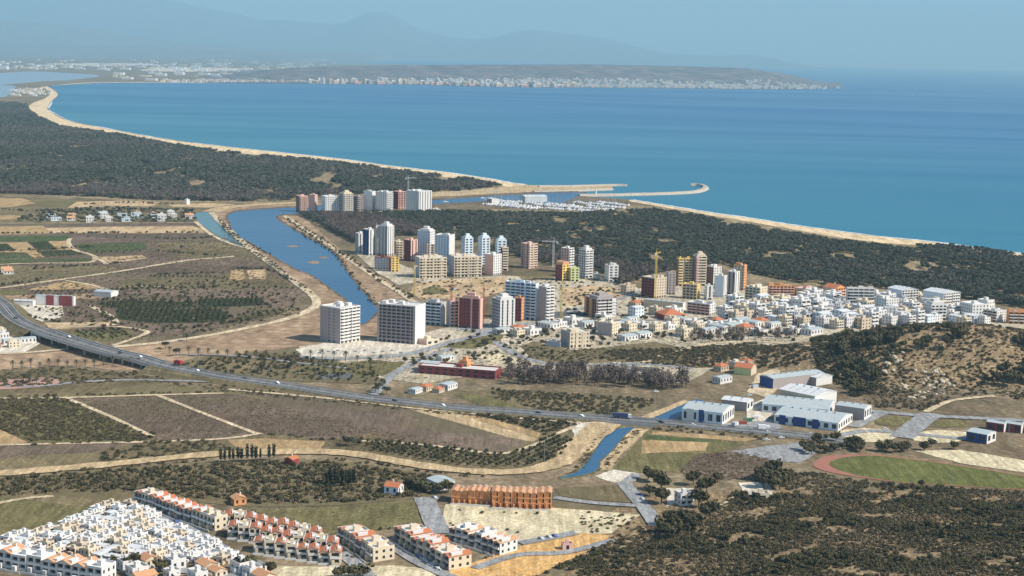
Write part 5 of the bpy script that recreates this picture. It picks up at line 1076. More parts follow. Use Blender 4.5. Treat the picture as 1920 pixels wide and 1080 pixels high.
scatter('pine_wood', 'umbrella pines mixed through the wood behind the town', 'wood', 'pine_a', rest[(kk >= .42) & (kk < .74)], .6, 1.05, seed=2)
scatter('pine_wood', 'greyer thin trees mixed through the wood behind the town', 'wood', 'pine_c', rest[kk >= .74], .6, 1.05, seed=3)
clr = clearings(FOR_L, 190, 6, (6, 26), (30, 75))
PL = sample(FOR_L, 30, 12, clr, patch=(.02, -1.7)); kk = stands(PL, .009); nearm = PL[:, 1] < 3400
scatter('coastal_wood', 'dark pine wood along the curving bay beach', 'wood', 'pine_a', PL[kk < .5], .8, 1.5, seed=4)
scatter('coastal_wood', 'grey-green trees mixed through the wood along the bay', 'wood', 'pine_c', PL[(kk >= .5) & (kk < .9)], .8, 1.5, seed=5)
scatter('coastal_wood', 'close clumps of pines in the wood along the bay', 'wood', 'clump', PL[g.random(len(PL)) > .95], .8, 1.2, seed=6)
# purplish leafless belts along the southern edges of the woods
BL = sample([(-100, 352), (0, 352), (150, 357), (300, 365), (440, 371), (560, 366), (640, 360), (760, 352), (900, 345), (930, 350), (860, 357), (790, 360), (640, 365), (560, 371), (420, 377), (300, 375), (150, 367), (-100, 362)], 26, 13)
scatter('leafless_wood', 'purplish leafless belt at the foot of the pine wood', 'wood', 'bare', BL, 1.0, 1.6, seed=7)
BL = sample([(600, 404), (700, 410), (760, 425), (760, 440), (700, 450), (668, 456), (620, 432)], 18, 14)
BL = np.concatenate([BL, sample([(760, 425), (800, 432), (800, 444), (760, 442)], 18, 15), sample([(960, 470), (1040, 482), (1130, 490), (1200, 505), (1260, 508), (1160, 535), (1120, 505), (1040, 500)], 40, 16)])
scatter('leafless_wood', 'purplish leafless thicket between the two groups of towers', 'wood', 'bare', BL, 1.0, 1.5, seed=8)

# scrub on the near slope, the knoll and the middle ridges
SL = [(1235, 985), (1215, 985), (1150, 1003), (1148, 1012), (1100, 1040), (1030, 1070), (960, 1100), (1990, 1110), (1990, 925), (1907, 922), (1787, 916), (1703, 911), (1640, 905), (1578, 895), (1540, 888), (1500, 885), (1455, 895), (1400, 905), (1340, 960), (1300, 965), (1250, 960)]
SLw = wpoly(SL, True)
Q = sample(SLw, 3.6, 21, world=True); Q[:, 2] = [hz(a, b) - .1 for a, b in Q[:, :2]]
def ok_scrub(Q):                                                 # keep clear of the sandy spots and the lane
    c = [G(*p) for p in ((1420, 918), (1290, 935), (1640, 920), (1530, 975), (1860, 985), (1400, 1005))]; r = (17, 13, 7, 9, 10, 8); k = np.ones(len(Q), bool)
    for p, q in zip(c, r): k &= (Q[:, 0] - p.x) ** 2 + (Q[:, 1] - p.y) ** 2 > q * q
    return Q[k]
Q = ok_scrub(Q); f2 = np.sin(Q[:, 0] * .11 + 2 * np.sin(Q[:, 1] * .06)) + np.sin(Q[:, 1] * .13 + 1.5 * np.sin(Q[:, 0] * .07)) + g.normal(size=len(Q)) * .35; Q = Q[f2 > -1.35]; f = np.sin(Q[:, 0] * .055 + 1.5 * np.sin(Q[:, 1] * .05)) + np.sin(Q[:, 1] * .08 + 2 * np.sin(Q[:, 0] * .03)) + g.normal(size=len(Q)) * .8
scatter('hillside_scrub', 'brown-green scrub covering the near hillside', 'scrub', 'bush_a', Q[(f > -1.2) & (f < 1.0)], .4, 1.1, seed=9)
scatter('hillside_scrub', 'dark evergreen bushes in patches on the near hillside', 'scrub', 'bush_b', Q[f >= 1.0], .5, 1.25, seed=10)
scatter('hillside_scrub', 'tall dark thickets rising from the hillside scrub', 'scrub', 'big', Q[(f > 1.3) & (g.random(len(Q)) < .09)], .22, .6, seed=12)
scatter('hillside_scrub', 'dry tan tussocks between the hillside bushes', 'scrub', 'bush_c', Q[f <= -1.0], .5, 1.1, seed=11)
def tufts(label, poly, per, key, smin, smax, seed, patch=None, name='scrub', terrain=True):
    scatter(name, label, 'scrub', key, sample(poly, per, seed, None, terrain, patch=patch), smin, smax, seed=seed)
KN = [(1530, 640), (1600, 612), (1700, 612), (1840, 622), (1990, 640), (1990, 770), (1865, 738), (1790, 745), (1735, 770), (1640, 764), (1570, 720), (1530, 690)]
tufts('brown bushes dotted over the eroded knoll', KN, 20, 'bush_a', .5, 1.3, 22, (.09, -.7))
tufts('dry tussocks over the eroded knoll', KN, 26, 'bush_c', .5, 1.1, 23)
tufts('dark bushes on the slope behind the workshops', [(1520, 640), (1640, 620), (1700, 650), (1660, 690), (1640, 740), (1600, 745), (1565, 715), (1525, 690)], 16, 'bush_b', .7, 1.7, 24)
tufts('brown scrub on the low ridge above the workshops', [(1130, 660), (1290, 652), (1420, 643), (1530, 655), (1510, 682), (1400, 690), (1290, 690), (1180, 680)], 10, 'bush_a', .6, 1.4, 25)
tufts('olive scrub in the walled parcel on the plain', [(-60, 752), (52, 746), (116, 746), (282, 820), (274, 827), (60, 828), (0, 804), (-60, 800)], 6.5, 'bush_a', .6, 1.2, 26)
tufts('spaced bushes on the dry plain below the levee', [(-60, 905), (120, 890), (330, 876), (480, 866), (620, 868), (740, 884), (815, 896), (790, 932), (620, 944), (470, 945), (330, 930), (230, 922), (120, 925), (-60, 935)], 17, 'bush_b', .7, 1.25, 27)
tufts('dry tussocks on the plain below the levee', [(-60, 905), (120, 890), (330, 876), (480, 866), (620, 868), (740, 884), (815, 896), (790, 932), (620, 944), (470, 945), (330, 930), (230, 922), (120, 925), (-60, 935)], 13, 'bush_c', .6, 1.3, 28)
tufts('weedy bushes along the motorway verge', [(240, 712), (420, 722), (600, 745), (760, 764), (960, 782), (1120, 790), (1060, 796), (960, 790), (760, 770), (560, 750), (300, 722)], 16, 'bush_a', .4, .9, 29)
tufts('dark bushes beside the tan field strips', [(890, 778), (1000, 784), (1070, 792), (1060, 806), (1015, 812), (930, 788)], 12, 'bush_b', .6, 1.2, 30)
tufts('bushes on the bank between the motorway and the wood of bare trees', [(920, 730), (1060, 738), (1230, 750), (1222, 762), (1150, 780), (1020, 770), (930, 748)], 12, 'bush_a', .6, 1.3, 31)
tufts('scattered bushes on the brown land by the roundabout', [(240, 702), (330, 682), (470, 664), (560, 668), (700, 690), (720, 718), (560, 712), (400, 702)], 34, 'bush_b', .6, 1.3, 32)
tufts('roadside bushes and reeds by the bridge', [(-60, 702), (120, 690), (250, 700), (330, 712), (200, 718), (-60, 730)], 24, 'bush_a', .6, 1.3, 33)
tufts('grey reeds on the field beside the sports ground', [(1276, 882), (1308, 852), (1412, 847), (1455, 868), (1412, 900), (1290, 900)], 5, 'grass', .7, 1.3, 34)
tufts('bushes round the reedy pond', [(190, 845), (290, 828), (400, 826), (440, 845), (330, 854), (190, 868)], 18, 'bush_a', .7, 1.3, 35)
tufts('low growth in the fields of the river plain', [(0, 560), (200, 540), (420, 520), (560, 560), (560, 590), (400, 620), (260, 640), (120, 600)], 130, 'bush_b', .6, 1.3, 36)
tufts('weeds over the fallow field', [(300, 742), (440, 740), (640, 790), (920, 846), (700, 824), (480, 810)], 9, 'grass', .6, 1.3, 37)
tufts('dry weeds over the striped parcels south of the motorway', [(130, 747), (292, 742), (470, 808), (420, 822), (290, 826), (200, 785)], 10, 'grass', .6, 1.3, 47)
tufts('sparse weeds on the fields of the river plain', [(0, 470), (420, 440), (500, 490), (580, 560), (540, 592), (400, 622), (240, 640), (100, 600), (0, 540)], 45, 'grass', .8, 1.8, 48, terrain=False)
tufts('weeds and litter over the town waste ground', [(640, 690), (800, 660), (940, 620), (1100, 600), (1300, 610), (1530, 640), (1300, 690), (1150, 700), (950, 690), (800, 716)], 22, 'grass', .5, 1.4, 49)
tufts('bushes on the waste ground below the towers', [(975, 648), (1060, 655), (1290, 655), (1180, 678), (1000, 676)], 24, 'bush_a', .5, 1.1, 38)
tufts('weeds on the bare lot', [(1090, 960), (1195, 968), (1190, 990), (1110, 1000), (1080, 980)], 18, 'bush_a', .4, .8, 39)
tufts('weeds on the lawn behind the cream estate', [(480, 958), (620, 953), (780, 940), (785, 980), (640, 998), (530, 975)], 30, 'grass', .5, 1.0, 40)
tufts('trees and shrubs round the houses on the far plain', [(30, 412), (80, 400), (200, 392), (360, 398), (372, 418), (200, 419), (30, 418)], 120, 'pine_a', .6, 1.0, 41, terrain=False)
tufts('bushes along the river levee', [(405, 405), (425, 425), (465, 462), (505, 490), (558, 530), (584, 552), (578, 556), (545, 528), (495, 492), (452, 462), (415, 428)], 30, 'pine_c', .35, .7, 42, terrain=False)
tufts('street trees and shrubs scattered through the town', [(800, 640), (900, 600), (1000, 605), (1080, 540), (1200, 545), (1300, 600), (1420, 600), (1560, 612), (1500, 640), (1300, 640), (1100, 690), (960, 690), (850, 660)], 300, 'bush_b', .8, 1.6, 44)
tufts('shrubs along the riverside promenade', [(536, 408), (560, 418), (640, 470), (705, 515), (750, 542), (790, 566), (775, 566), (740, 548), (690, 514), (620, 466), (545, 420)], 60, 'bush_b', .7, 1.5, 45, terrain=False)
tufts('weeds on the waste ground between the building plots', [(770, 520), (950, 524), (1040, 520), (1180, 530), (1200, 560), (1060, 600), (960, 560), (790, 562)], 110, 'bush_a', .5, 1.3, 46)
tufts('scrub over the plain beyond the estate', [(-480, 700), (-70, 705), (-66, 745), (-66, 1010), (-540, 1020)], 40, 'bush_b', .6, 1.4, 80)
tufts('low growth on the plain inland of the motorway', [(-440, 390), (-70, 385), (-30, 560), (-70, 650), (-440, 660)], 160, 'bush_b', .7, 1.6, 81, terrain=False)
tufts('garden shrubs between the white estate houses', [(0, 1012), (110, 988), (230, 950), (330, 990), (430, 1045), (330, 1050), (150, 1038)], 90, 'bush_b', .5, .9, 43)

def hedge(label, lines, key, step, smin, smax, seed, wid=1.5):
    g_ = np.random.default_rng(seed); out = []
    for cl in lines:
        P_ = [G(x, y) for x, y in smooth(cl, False, 4)]
        for a, b in zip(P_, P_[1:]):
            for k in range(max(1, int((b - a).length / step))):
                q = a.lerp(b, g_.random())
                if g_.random() < .85: out.append((q.x + g_.normal() * wid, q.y + g_.normal() * wid, hz(q.x, q.y) - .1))
    scatter('hedgerow', label, 'hedge', key, np.array(out), smin, smax, seed=seed)
hedge('straggling hedges between the plots of the river plain', [[(0, 438), (120, 437), (380, 436)], [(0, 471), (90, 468), (180, 463)], [(62, 505), (150, 499), (235, 492)], [(280, 516), (360, 513), (425, 512)], [(200, 545), (300, 541), (420, 538)], [(0, 535), (60, 528), (80, 520)], [(150, 384), (230, 380), (330, 384)], [(0, 392), (60, 396), (110, 394), (250, 392), (350, 392)], [(180, 580), (210, 600), (215, 612)], [(290, 470), (360, 476), (410, 480)], [(400, 445), (350, 448), (290, 447)], [(430, 505), (500, 506), (545, 525)], [(20, 590), (70, 597), (110, 605)], [(300, 620), (380, 612), (470, 600)]], 'bush_b', 3.0, .6, 1.5, 70)
hedge('dark shrubs along the water edge of the wide river', [[(548, 428), (582, 448), (626, 473), (650, 503), (676, 537), (709, 577)], [(440, 446), (470, 458), (505, 478)]], 'bush_b', 6.0, .5, 1.2, 71, 2.5)
hedge('bushes along the field tracks south of the motorway', [[(0, 744), (130, 742), (300, 738), (420, 734)], [(490, 815), (560, 820), (640, 828)], [(860, 776), (950, 783), (1060, 793)], [(60, 833), (180, 831), (275, 830)], [(1010, 818), (1050, 804), (1080, 798)], [(1220, 803), (1310, 812), (1400, 820), (1440, 826)], [(1240, 800), (1330, 807), (1420, 817), (1500, 822)], [(20, 896), (200, 880), (400, 862)], [(620, 860), (720, 872), (840, 890), (950, 893)]], 'bush_a', 3.2, .6, 1.4, 72)
hedge('reeds and shrubs on the canal banks', [[(1140, 802), (1120, 826), (1095, 860), (1078, 884)], [(1200, 806), (1165, 836), (1140, 866), (1130, 884)]], 'bush_c', 1.6, .5, 1.2, 73)
hedge('garden hedges round the terraces', [[(640, 1000), (700, 995), (740, 992)], [(610, 1005), (640, 1030), (690, 1065)], [(400, 1000), (500, 1022), (620, 1050)], [(840, 985), (900, 988), (970, 1000)], [(850, 958), (930, 962), (1035, 966)], [(860, 1060), (900, 1050), (965, 1025)]], 'bush_b', 4.5, .35, .8, 74)
# trees one can pick out
def grow(name, label, cat, crown, trunk, pts, smin, smax, group, seed=0):
    t = tree_proto(name, label, CR[crown], TR[trunk], group, cat)
    individuals(t, np.array([tuple(G(*p)) for p in pts]), len(pts), smin, smax, seed)
def scat_px(poly, n, seed):
    g_ = random.Random(seed); xs = [p[0] for p in poly]; ys = [p[1] for p in poly]; out = []
    while len(out) < n:
        x, y = g_.uniform(min(xs), max(xs)), g_.uniform(min(ys), max(ys))
        if inside(np.array([x]), np.array([y]), poly)[0]: out.append((x, y))
    return out
grow('bare_tree', 'tall purplish leafless tree in the grove beside the red school', 'tree', 'bare', 'bare', scat_px([(945, 712), (960, 700), (1040, 696), (1120, 702), (1200, 712), (1290, 716), (1290, 732), (1180, 730), (1060, 722), (950, 722)], 170, 1), 1.2, 1.9, 'bare grove beside the red school')
grow('dark_tree', 'dark leafy tree crowning the knoll behind the workshops', 'tree', 'big', 'big', scat_px([(1560, 650), (1600, 625), (1700, 618), (1830, 628), (1800, 636), (1700, 640), (1620, 660), (1580, 668)], 55, 2), .8, 1.3, 'trees crowning the knoll')
grow('dark_tree', 'dark leafy tree on the shady slope above the workshops', 'tree', 'big', 'big', scat_px([(1565, 680), (1610, 676), (1650, 690), (1640, 730), (1600, 742), (1570, 720)], 26, 3), .8, 1.2, 'trees on the shady slope')
grow('dark_tree', 'dark tree in the copse on the brown slope beside the steep path', 'tree', 'big', 'big', scat_px([(1862, 690), (1885, 668), (1990, 655), (1990, 720), (1890, 718)], 28, 4), .9, 1.3, 'copse on the brown slope')
grow('dark_tree', 'round dark tree beside the lane and the white house', 'tree', 'big', 'big', [(1225, 905), (1218, 930), (1240, 945), (1255, 985), (1285, 985), (1270, 1000), (1300, 995), (1310, 950), (1325, 925), (1240, 920), (1300, 910), (1345, 905), (1330, 975), (1240, 1000), (1265, 1010), (1215, 900)], .8, 1.4, 'trees along the lane')
grow('dark_tree', 'dark tree beside the sandy clearing', 'tree', 'big', 'big', [(1425, 900), (1440, 905), (1455, 912), (1450, 895), (1470, 905), (1432, 915), (1462, 918)], 1.0, 1.4, 'trees by the sandy clearing')
grow('dark_tree', 'tree in the clump between the workshops and the sports ground', 'tree', 'big', 'big', scat_px([(1505, 845), (1540, 822), (1600, 830), (1640, 840), (1700, 838), (1780, 836), (1800, 842), (1690, 850), (1590, 848), (1520, 855)], 34, 5), .5, .9, 'trees by the sports ground')
grow('garden_tree', 'dark garden tree on the street in front of the lowest white houses', 'tree', 'big', 'big', [(655, 1082), (668, 1084), (640, 1086), (680, 1083), (215, 1060), (250, 1066), (300, 1072), (470, 1066), (452, 1070), (505, 1076)], .6, 1.0, 'garden trees at the bottom of the estate')
grow('town_tree', 'reddish brown tree in the park below the old town', 'tree', 'bare', 'bare', scat_px([(1290, 640), (1310, 622), (1400, 628), (1500, 632), (1490, 640), (1400, 640), (1320, 644)], 46, 6), .9, 1.5, 'park trees below the old town')
grow('street_tree', 'dark rounded street tree between the low houses below the towers', 'tree', 'big', 'big', scat_px([(870, 640), (930, 615), (1010, 600), (1130, 596), (1290, 598), (1420, 602), (1540, 616), (1520, 636), (1290, 640), (1140, 642), (1000, 640), (930, 655)], 90, 12), .35, .7, 'street trees below the towers')
grow('street_tree', 'small dark tree on the waste ground behind the red school', 'tree', 'big', 'big', scat_px([(740, 676), (850, 660), (960, 660), (1000, 685), (900, 680), (780, 690)], 26, 13), .35, .6, 'trees behind the red school')
grow('field_tree', 'small dark tree beside the field path', 'tree', 'pine_a', 'pine', [(287, 822), (652, 838), (660, 836), (648, 834), (350, 520), (68, 505), (180, 500), (165, 470), (142, 466), (340, 470), (380, 460), (710, 735), (718, 728), (704, 738), (725, 740), (300, 660), (330, 668), (310, 655), (350, 640)], .5, 1.0, 'trees by the field paths')
grow('estate_tree', 'dark tree beside the long pale-roofed shed', 'tree', 'big', 'big', [(790, 920), (780, 918), (800, 924), (830, 926), (840, 924), (772, 912)], .7, 1.1, 'trees beside the shed')
# cypresses
mbx = leaf_mesh('crown', 160, 1.3, 14, 6.2, .55, 61, CYP, 9); CR['cyp'] = mbx; TR['cyp'] = trunk_mesh('trunk', 2.0, .2, 0)
grow('cypress', 'dark slender cypress in the row on the levee', 'cypress', 'cyp', 'cyp', [(414, 869), (421, 869), (430, 868), (437, 868), (446, 867), (453, 867), (464, 867), (472, 866), (480, 866), (488, 865), (505, 865), (513, 864)], .75, 1.05, 'cypresses on the levee')
grow('cypress', 'dark slender cypress in the clump on the plain below the levee', 'cypress', 'cyp', 'cyp', [(612, 912), (622, 914), (628, 911), (634, 914), (641, 912), (648, 913), (655, 912), (663, 910), (618, 910)], .75, 1.1, 'cypress clump below the levee')
# palms
def palm_proto(label, group):
    t = thing('palm_tree', label, 'palm', (0, 0, 0), 0, group); mb = MB(); mb.tube((0, 0, -.2), (0, 0, 5.2), .28, .2, 7); link('trunk', mb.mesh('trunk', [BARK]), t)
    mb = MB()
    for k in range(22):
        a = 2 * math.pi * k / 22 * 3.1; el = .9 - 1.5 * (k / 22); pr_ = Vector((0, 0, 5.2)); w = .34
        for j in range(4):
            q = pr_ + Vector((math.cos(a) * math.cos(el), math.sin(a) * math.cos(el), math.sin(el))) * .8; s = Vector((-math.sin(a), math.cos(a), 0)) * w
            mb.quad(pr_ - s, pr_ + s, q + s * .75, q - s * .75); pr_ = q; el -= .42; w *= .75
    link('crown', mb.mesh('crown', [PALM]), t); return t
t = palm_proto('palm tree lining the road into the town', 'palms along the town road')
pts = [(318 + 18 * k, 664 + .9 * k + (k % 2) * 2) for k in range(14)] + [(560 + 22 * k, 672 + 1.5 * k) for k in range(8)] + scat_px([(480, 690), (700, 690), (700, 705), (480, 700)], 12, 7)
individuals(t, np.array([tuple(G(*p)) for p in pts]), 99, .9, 1.3, 3)
t = palm_proto('palm tree by the roundabout beneath the motorway bridge', 'palms by the roundabout')
individuals(t, np.array([tuple(G(*p)) for p in [(24 + 17 * k, 695 - 2 * (k % 3) - .6 * k) for k in range(14)] + scat_px([(40, 715), (110, 705), (110, 718), (50, 722)], 8, 8)]), 99, .9, 1.3, 4)
# citrus groves: rows of trees
def grove(poly, du, dv, th, seed):
    P = wpoly(poly); c = np.mean(np.array(P), 0); t = math.radians(th); R = 420; g_ = np.random.default_rng(seed); i, j = np.meshgrid(np.arange(-R / du, R / du), np.arange(-R / dv, R / dv))
    a, b = i.ravel() * du, j.ravel() * dv; x = c[0] + a * math.cos(t) - b * math.sin(t) + g_.normal(size=len(a)) * .35; y = c[1] + a * math.sin(t) + b * math.cos(t) + g_.normal(size=len(a)) * .35
    k = inside(x, y, P) & (g_.random(len(x)) < .93); return np.stack([x[k], y[k], np.zeros(k.sum())], 1)
GV = [(650, 826), (700, 826), (800, 838), (942, 852), (985, 845), (1040, 816), (1076, 828), (1052, 858), (1010, 872), (940, 877), (860, 874), (780, 862), (700, 846)]
Q = grove(GV, 4.3, 5.2, 62, 1)
ct = tree_proto('citrus_tree', 'round citrus tree in the grove above the curving levee', CR['citrus'], TR['citrus'], 'citrus trees of the grove above the levee', 'citrus tree')
rest = individuals(ct, Q, 290, .8, 1.1, 9); scatter('citrus_grove', 'back rows of citrus trees in the grove above the levee', 'grove', 'citrus', rest, .8, 1.1, seed=50)
for k, (poly, du, dv, th) in enumerate([(A((545, 690), (700, 670), (1095, 682), (1100, 705), (700, 718), (600, 710)), 6, 7, 8), (A((660, 725), (1225, 718), (1290, 760), (1245, 788), (850, 796), (670, 772)), 5, 5.5, 8), (A((1120, 664), (1475, 658), (1485, 696), (1120, 708)), 5, 6, 8), (A((840, 536), (1270, 536), (1270, 546), (840, 546)), 5, 30, 5), (A((600, 600), (1020, 588), (1020, 596), (600, 608)), 6, 30, 5),
                                    (A((1110, 602), (1660, 600), (1660, 608), (1110, 610)), 6, 25, 0), (A((180, 618), (520, 614), (520, 630), (180, 634)), 6, 12, 4), (A((400, 845), (690, 832), (750, 855), (640, 895), (440, 885)), 6, 7, 30), (A((860, 655), (1080, 655), (1110, 690), (900, 690)), 8, 9, 10), (A((1300, 780), (1560, 725), (1620, 730), (1480, 775), (1280, 808)), 8, 8, 20), (A((300, 285), (1130, 284), (1130, 292), (300, 294)), 12, 40, 3), (A((540, 400), (820, 388), (820, 402), (545, 412)), 8, 16, 4), (A((440, 318), (760, 312), (760, 322), (440, 326)), 12, 30, 4)]):
    scatter('field_grove', ['palm-like nursery rows', 'dark orchard rows', 'dark orchard block by the levee', 'straight hedge row', 'thin row of shrubs', 'long row of small trees', 'row of fruit trees near the shed', 'grove inside the road bend', 'pale nursery rows', 'grove at the levee bend', 'hedge along the ochre strip', 'tree line under the green field', 'hedge behind the fields'][k] + ' on the river plain', 'grove', 'citrus', grove(poly, du, dv, th, 10 + k), .8, 1.15, seed=60 + k)

# ---------------------------------------------------------------- cranes, lamps, vehicles, boats
CRY = mat('crane_yellow', (.62, .45, .08), .6, .1, 1); CRW = mat('crane_white', (.70, .70, .68), .6, .1, 1); CRR = mat('crane_red', (.45, .12, .06), .6, .1, 1)
def crane(label, px, yb, yt, jl, jr, m, ang):
    p = G(px, yb); s = pxm(p); H = (yb - yt) / s; t = thing('tower_crane', label, 'crane', p, math.radians(ang)); w = .75
    mb = MB()
    for a, b in ((-w, -w), (w, -w), (w, w), (-w, w)): mb.tube((a, b, 0), (a, b, H), .16, .16, 4)
    for k in range(int(H / 2.4)):
        z = k * 2.4; sg = 1 if k % 2 else -1
        for a, b in (((-w * sg, -w, z), (w * sg, -w, z + 2.4)), ((-w, -w * sg, z), (-w, w * sg, z + 2.4)), ((w * sg, w, z), (-w * sg, w, z + 2.4)), ((w, w * sg, z), (w, -w * sg, z + 2.4))): mb.tube(a, b, .08, .08, 3)
    link('mast', mb.mesh('mast', [m]), t)
    L, Rr = jl / s, jr / s; mb = MB()
    for y in (-.6, .6): mb.tube((-L, y, H), (Rr, y, H), .14, .14, 4)
    mb.tube((-L, 0, H + 1.1), (Rr * .9, 0, H + 1.1), .14, .14, 4)
    n = max(2, int((L + Rr) / 2.5))
    for k in range(n):
        x0, x1 = -L + (L + Rr) * k / n, -L + (L + Rr) * (k + 1) / n
        for y in (-.6, .6): mb.tube((x0, y, H), (x1, 0, H + 1.1), .07, .07, 3)
    link('jib', mb.mesh('jib', [m]), t)
    mb = MB(); mb.tube((0, 0, H), (0, 0, H + 5), .35, .12, 4); mb.tube((0, 0, H + 5), (-L * .7, 0, H + 1), .06, .06, 3); mb.tube((0, 0, H + 5), (Rr * .9, 0, H + 1), .06, .06, 3); link('apex', mb.mesh('apex', [m]), t)
    mb = MB(); d = Rr if Rr < L else -L; mb.box(d - 1.2, -.8, H - 2, d + 1.2, .8, H - .1, 0, True); link('counterweight', mb.mesh('counterweight', [CONC]), t)
    mb = MB(); mb.box(.8, -.8, H - 2.2, 2.2, .8, H - .2, 0, True); link('cab', mb.mesh('cab', [GLASS]), t)
crane('grey tower crane behind the unfinished brick-red tower', 765, 395, 334, 5, 16, CRW, 10)
crane('white tower crane standing before the pine wood', 1037, 502, 453, 22, 7, CRW, 8)
crane('tall yellow tower crane at the dark brown brick block', 1228, 566, 474, 4, 14, CRY, 50)
crane('yellow tower crane on the ochre lot by the promenade', 777, 556, 500, 3, 12, CRY, 70)
crane('rusty tower crane between the pink brick block and the maroon tower', 845, 612, 538, 20, 6, CRR, -35)
crane('rusty red tower crane beside the maroon tower', 906, 606, 540, 12, 4, CRR, 60)
crane('thin yellow tower crane in front of the bare lots', 1052, 602, 532, 3, 10, CRY, 75)
crane('thin grey tower crane behind the tallest white tower', 706, 478, 424, 3, 8, CRW, 70)
# street lamps
def lamp(label, group, pts, h):
    t = thing('street_lamp', label, 'street lamp', (0, 0, 0), 0, group); mb = MB(); mb.tube((0, 0, 0), (0, 0, h), .14, .08, 6); link('post', mb.mesh('post', [STEEL]), t)
    mb = MB(); mb.tube((0, 0, h), (1.6, 0, h + .3), .06, .05, 5); link('arm', mb.mesh('arm', [STEEL]), t); mb = MB(); mb.box(1.4, -.18, h + .2, 2.3, .18, h + .42, 0, True); link('lamp_head', mb.mesh('lamp_head', [CONC]), t)
    for k, p in enumerate(pts):
        if k == 0: t.location = G(*p)
        else: copy_tree(t, G(*p), random.uniform(0, 3))
lamp('tall grey lamp post on the motorway', 'motorway lamp posts', [(110, 626), (165, 643), (210, 657), (262, 669), (320, 684), (372, 694), (430, 705), (500, 714), (560, 722), (610, 732), (680, 742)], 9)
lamp('thin lamp post along the road by the bare grove', 'lamp posts by the grove', [(1254, 735), (1228, 770), (1330, 798), (1420, 806), (1447, 826), (1180, 780), (668, 668), (600, 672), (780, 676), (860, 690)], 10)
lamp('tall floodlight mast at the sports ground', 'floodlight masts', [(1704, 855), (1786, 908), (1570, 892), (1890, 836), (1400, 900), (1362, 910), (1020, 880)], 16)
# vehicles
GLOSS = {}
def paint(nm, c):
    return mat('car_' + nm, c, .35, .03, 1, .5)
def car_proto(label, m, group, L=4.3, W_=1.8, H_=1.5, van=False):
    t = thing('van' if van else 'car', label, 'van' if van else 'car', (0, 0, 0), 0, group); mb = MB(); hb = .75
    prof = [(-L / 2, .35), (-L / 2, hb + .1), (-L * .45, H_ if van else hb + .2), (-L * .22, H_), (L * .12, H_), (L * .28, hb + .15), (L / 2, hb), (L / 2, .35)]
    k = len(prof); a = [(x, -W_ / 2, z) for x, z in prof]; b = [(x, W_ / 2, z) for x, z in prof]; mb.face(a); mb.face(b)
    for i in range(k): mb.quad(a[i], a[(i + 1) % k], b[(i + 1) % k], b[i])
    link('body', mb.mesh('body', [m]), t); mb = MB(); mb.box(-L * .36, -W_ / 2 - .01, hb + .22, L * .14, W_ / 2 + .01, H_ - .12); link('side_window', mb.mesh('side_window', [GLASS]), t)
    for x in (-L * .3, L * .3):
        for y in (-W_ / 2, W_ / 2):
            mb = MB(); mb.tube((x, y - .1, .32), (x, y + .1, .32), .32, .32, 10); link('wheel', mb.mesh('wheel', [DARK]), t)
    return t
def put(t, pts, rz):
    for k, (x, y, z) in enumerate(pts):
        p = G(x, y, z, False) if z else G(x, y)
        if k == 0: t.location = p; t.rotation_euler = (0, 0, math.radians(rz))
        else: copy_tree(t, p, math.radians(rz + random.uniform(-6, 6)))
put(car_proto('white car driving on the motorway', paint('white', (.75, .75, .74)), 'white cars on the motorway'), [(129, 632.5, 6.7), (263, 670, 6.4), (370, 696, 3.0), (520, 719, 1.6), (830, 761, 1.0), (1090, 781, .8)], -38)
put(car_proto('dark car driving on the motorway', paint('dark', (.04, .045, .06), ), 'dark cars on the motorway'), [(226, 662, 6.6), (460, 711, 1.8), (740, 752, 1.3), (1010, 775, .9), (30, 597, 6.6), (1240, 792, .8)], -38)
put(car_proto('white car parked beside the workshops', paint('white', (.75, .75, .74)), 'white cars by the workshops'), [(1300, 798, 0), (1440, 812, 0), (1465, 822, 0), (1438, 826, 0), (1520, 815, 0), (1405, 742, 0), (1660, 806, 0), (1230, 735, 0)], 12)
put(car_proto('silver car parked on the estate road', paint('silver', (.45, .46, .48)), 'silver cars on the estate roads'), [(795, 1052, 0), (808, 1060, 0), (820, 1068, 0), (1015, 1012, 0), (1030, 1009, 0), (370, 1000, 0), (300, 966, 0), (290, 1066, 0), (690, 1040, 0), (1205, 938, 0), (815, 935, 0)], -50)
put(car_proto('blue car parked on the estate road', paint('blue', (.06, .10, .28)), 'blue cars on the estate roads'), [(785, 1046, 0), (1040, 1007, 0), (330, 980, 0), (1200, 930, 0), (420, 1028, 0)], -50)
put(car_proto('car parked in the streets below the towers', paint('silver', (.45, .46, .48)), 'cars below the towers'), [(600 + 17 * k, 663 - (k % 3) * 2, 0) for k in range(10)] + [(860 + 9 * k, 622 - 2 * k, 0) for k in range(8)] + [(1130 + 12 * k, 692 + (k % 2), 0) for k in range(5)], 10)
def lorry(label, px, z, rz, cabm, boxm, L=9):
    t = thing('lorry', label, 'lorry', G(px[0], px[1], z, False), math.radians(rz)); mb = MB(); mb.box(-L / 2, -1.25, 1.0, L / 2 - 2.4, 1.25, 3.7, 0, True); link('cargo_box', mb.mesh('cargo_box', [boxm]), t)
    mb = MB(); mb.box(L / 2 - 2.2, -1.2, .6, L / 2, 1.2, 3.0, 0, True); link('cab', mb.mesh('cab', [cabm]), t); mb = MB(); mb.box(L / 2 - .9, -1.1, 1.8, L / 2 + .02, 1.1, 2.7, 0, True); link('windscreen', mb.mesh('windscreen', [GLASS]), t)
    for x in (-L * .35, -L * .2, L * .36):
        for y in (-1.15, 1.15):
            mb = MB(); mb.tube((x, y - .15, .5), (x, y + .15, .5), .5, .5, 10); link('wheel', mb.mesh('wheel', [DARK]), t)
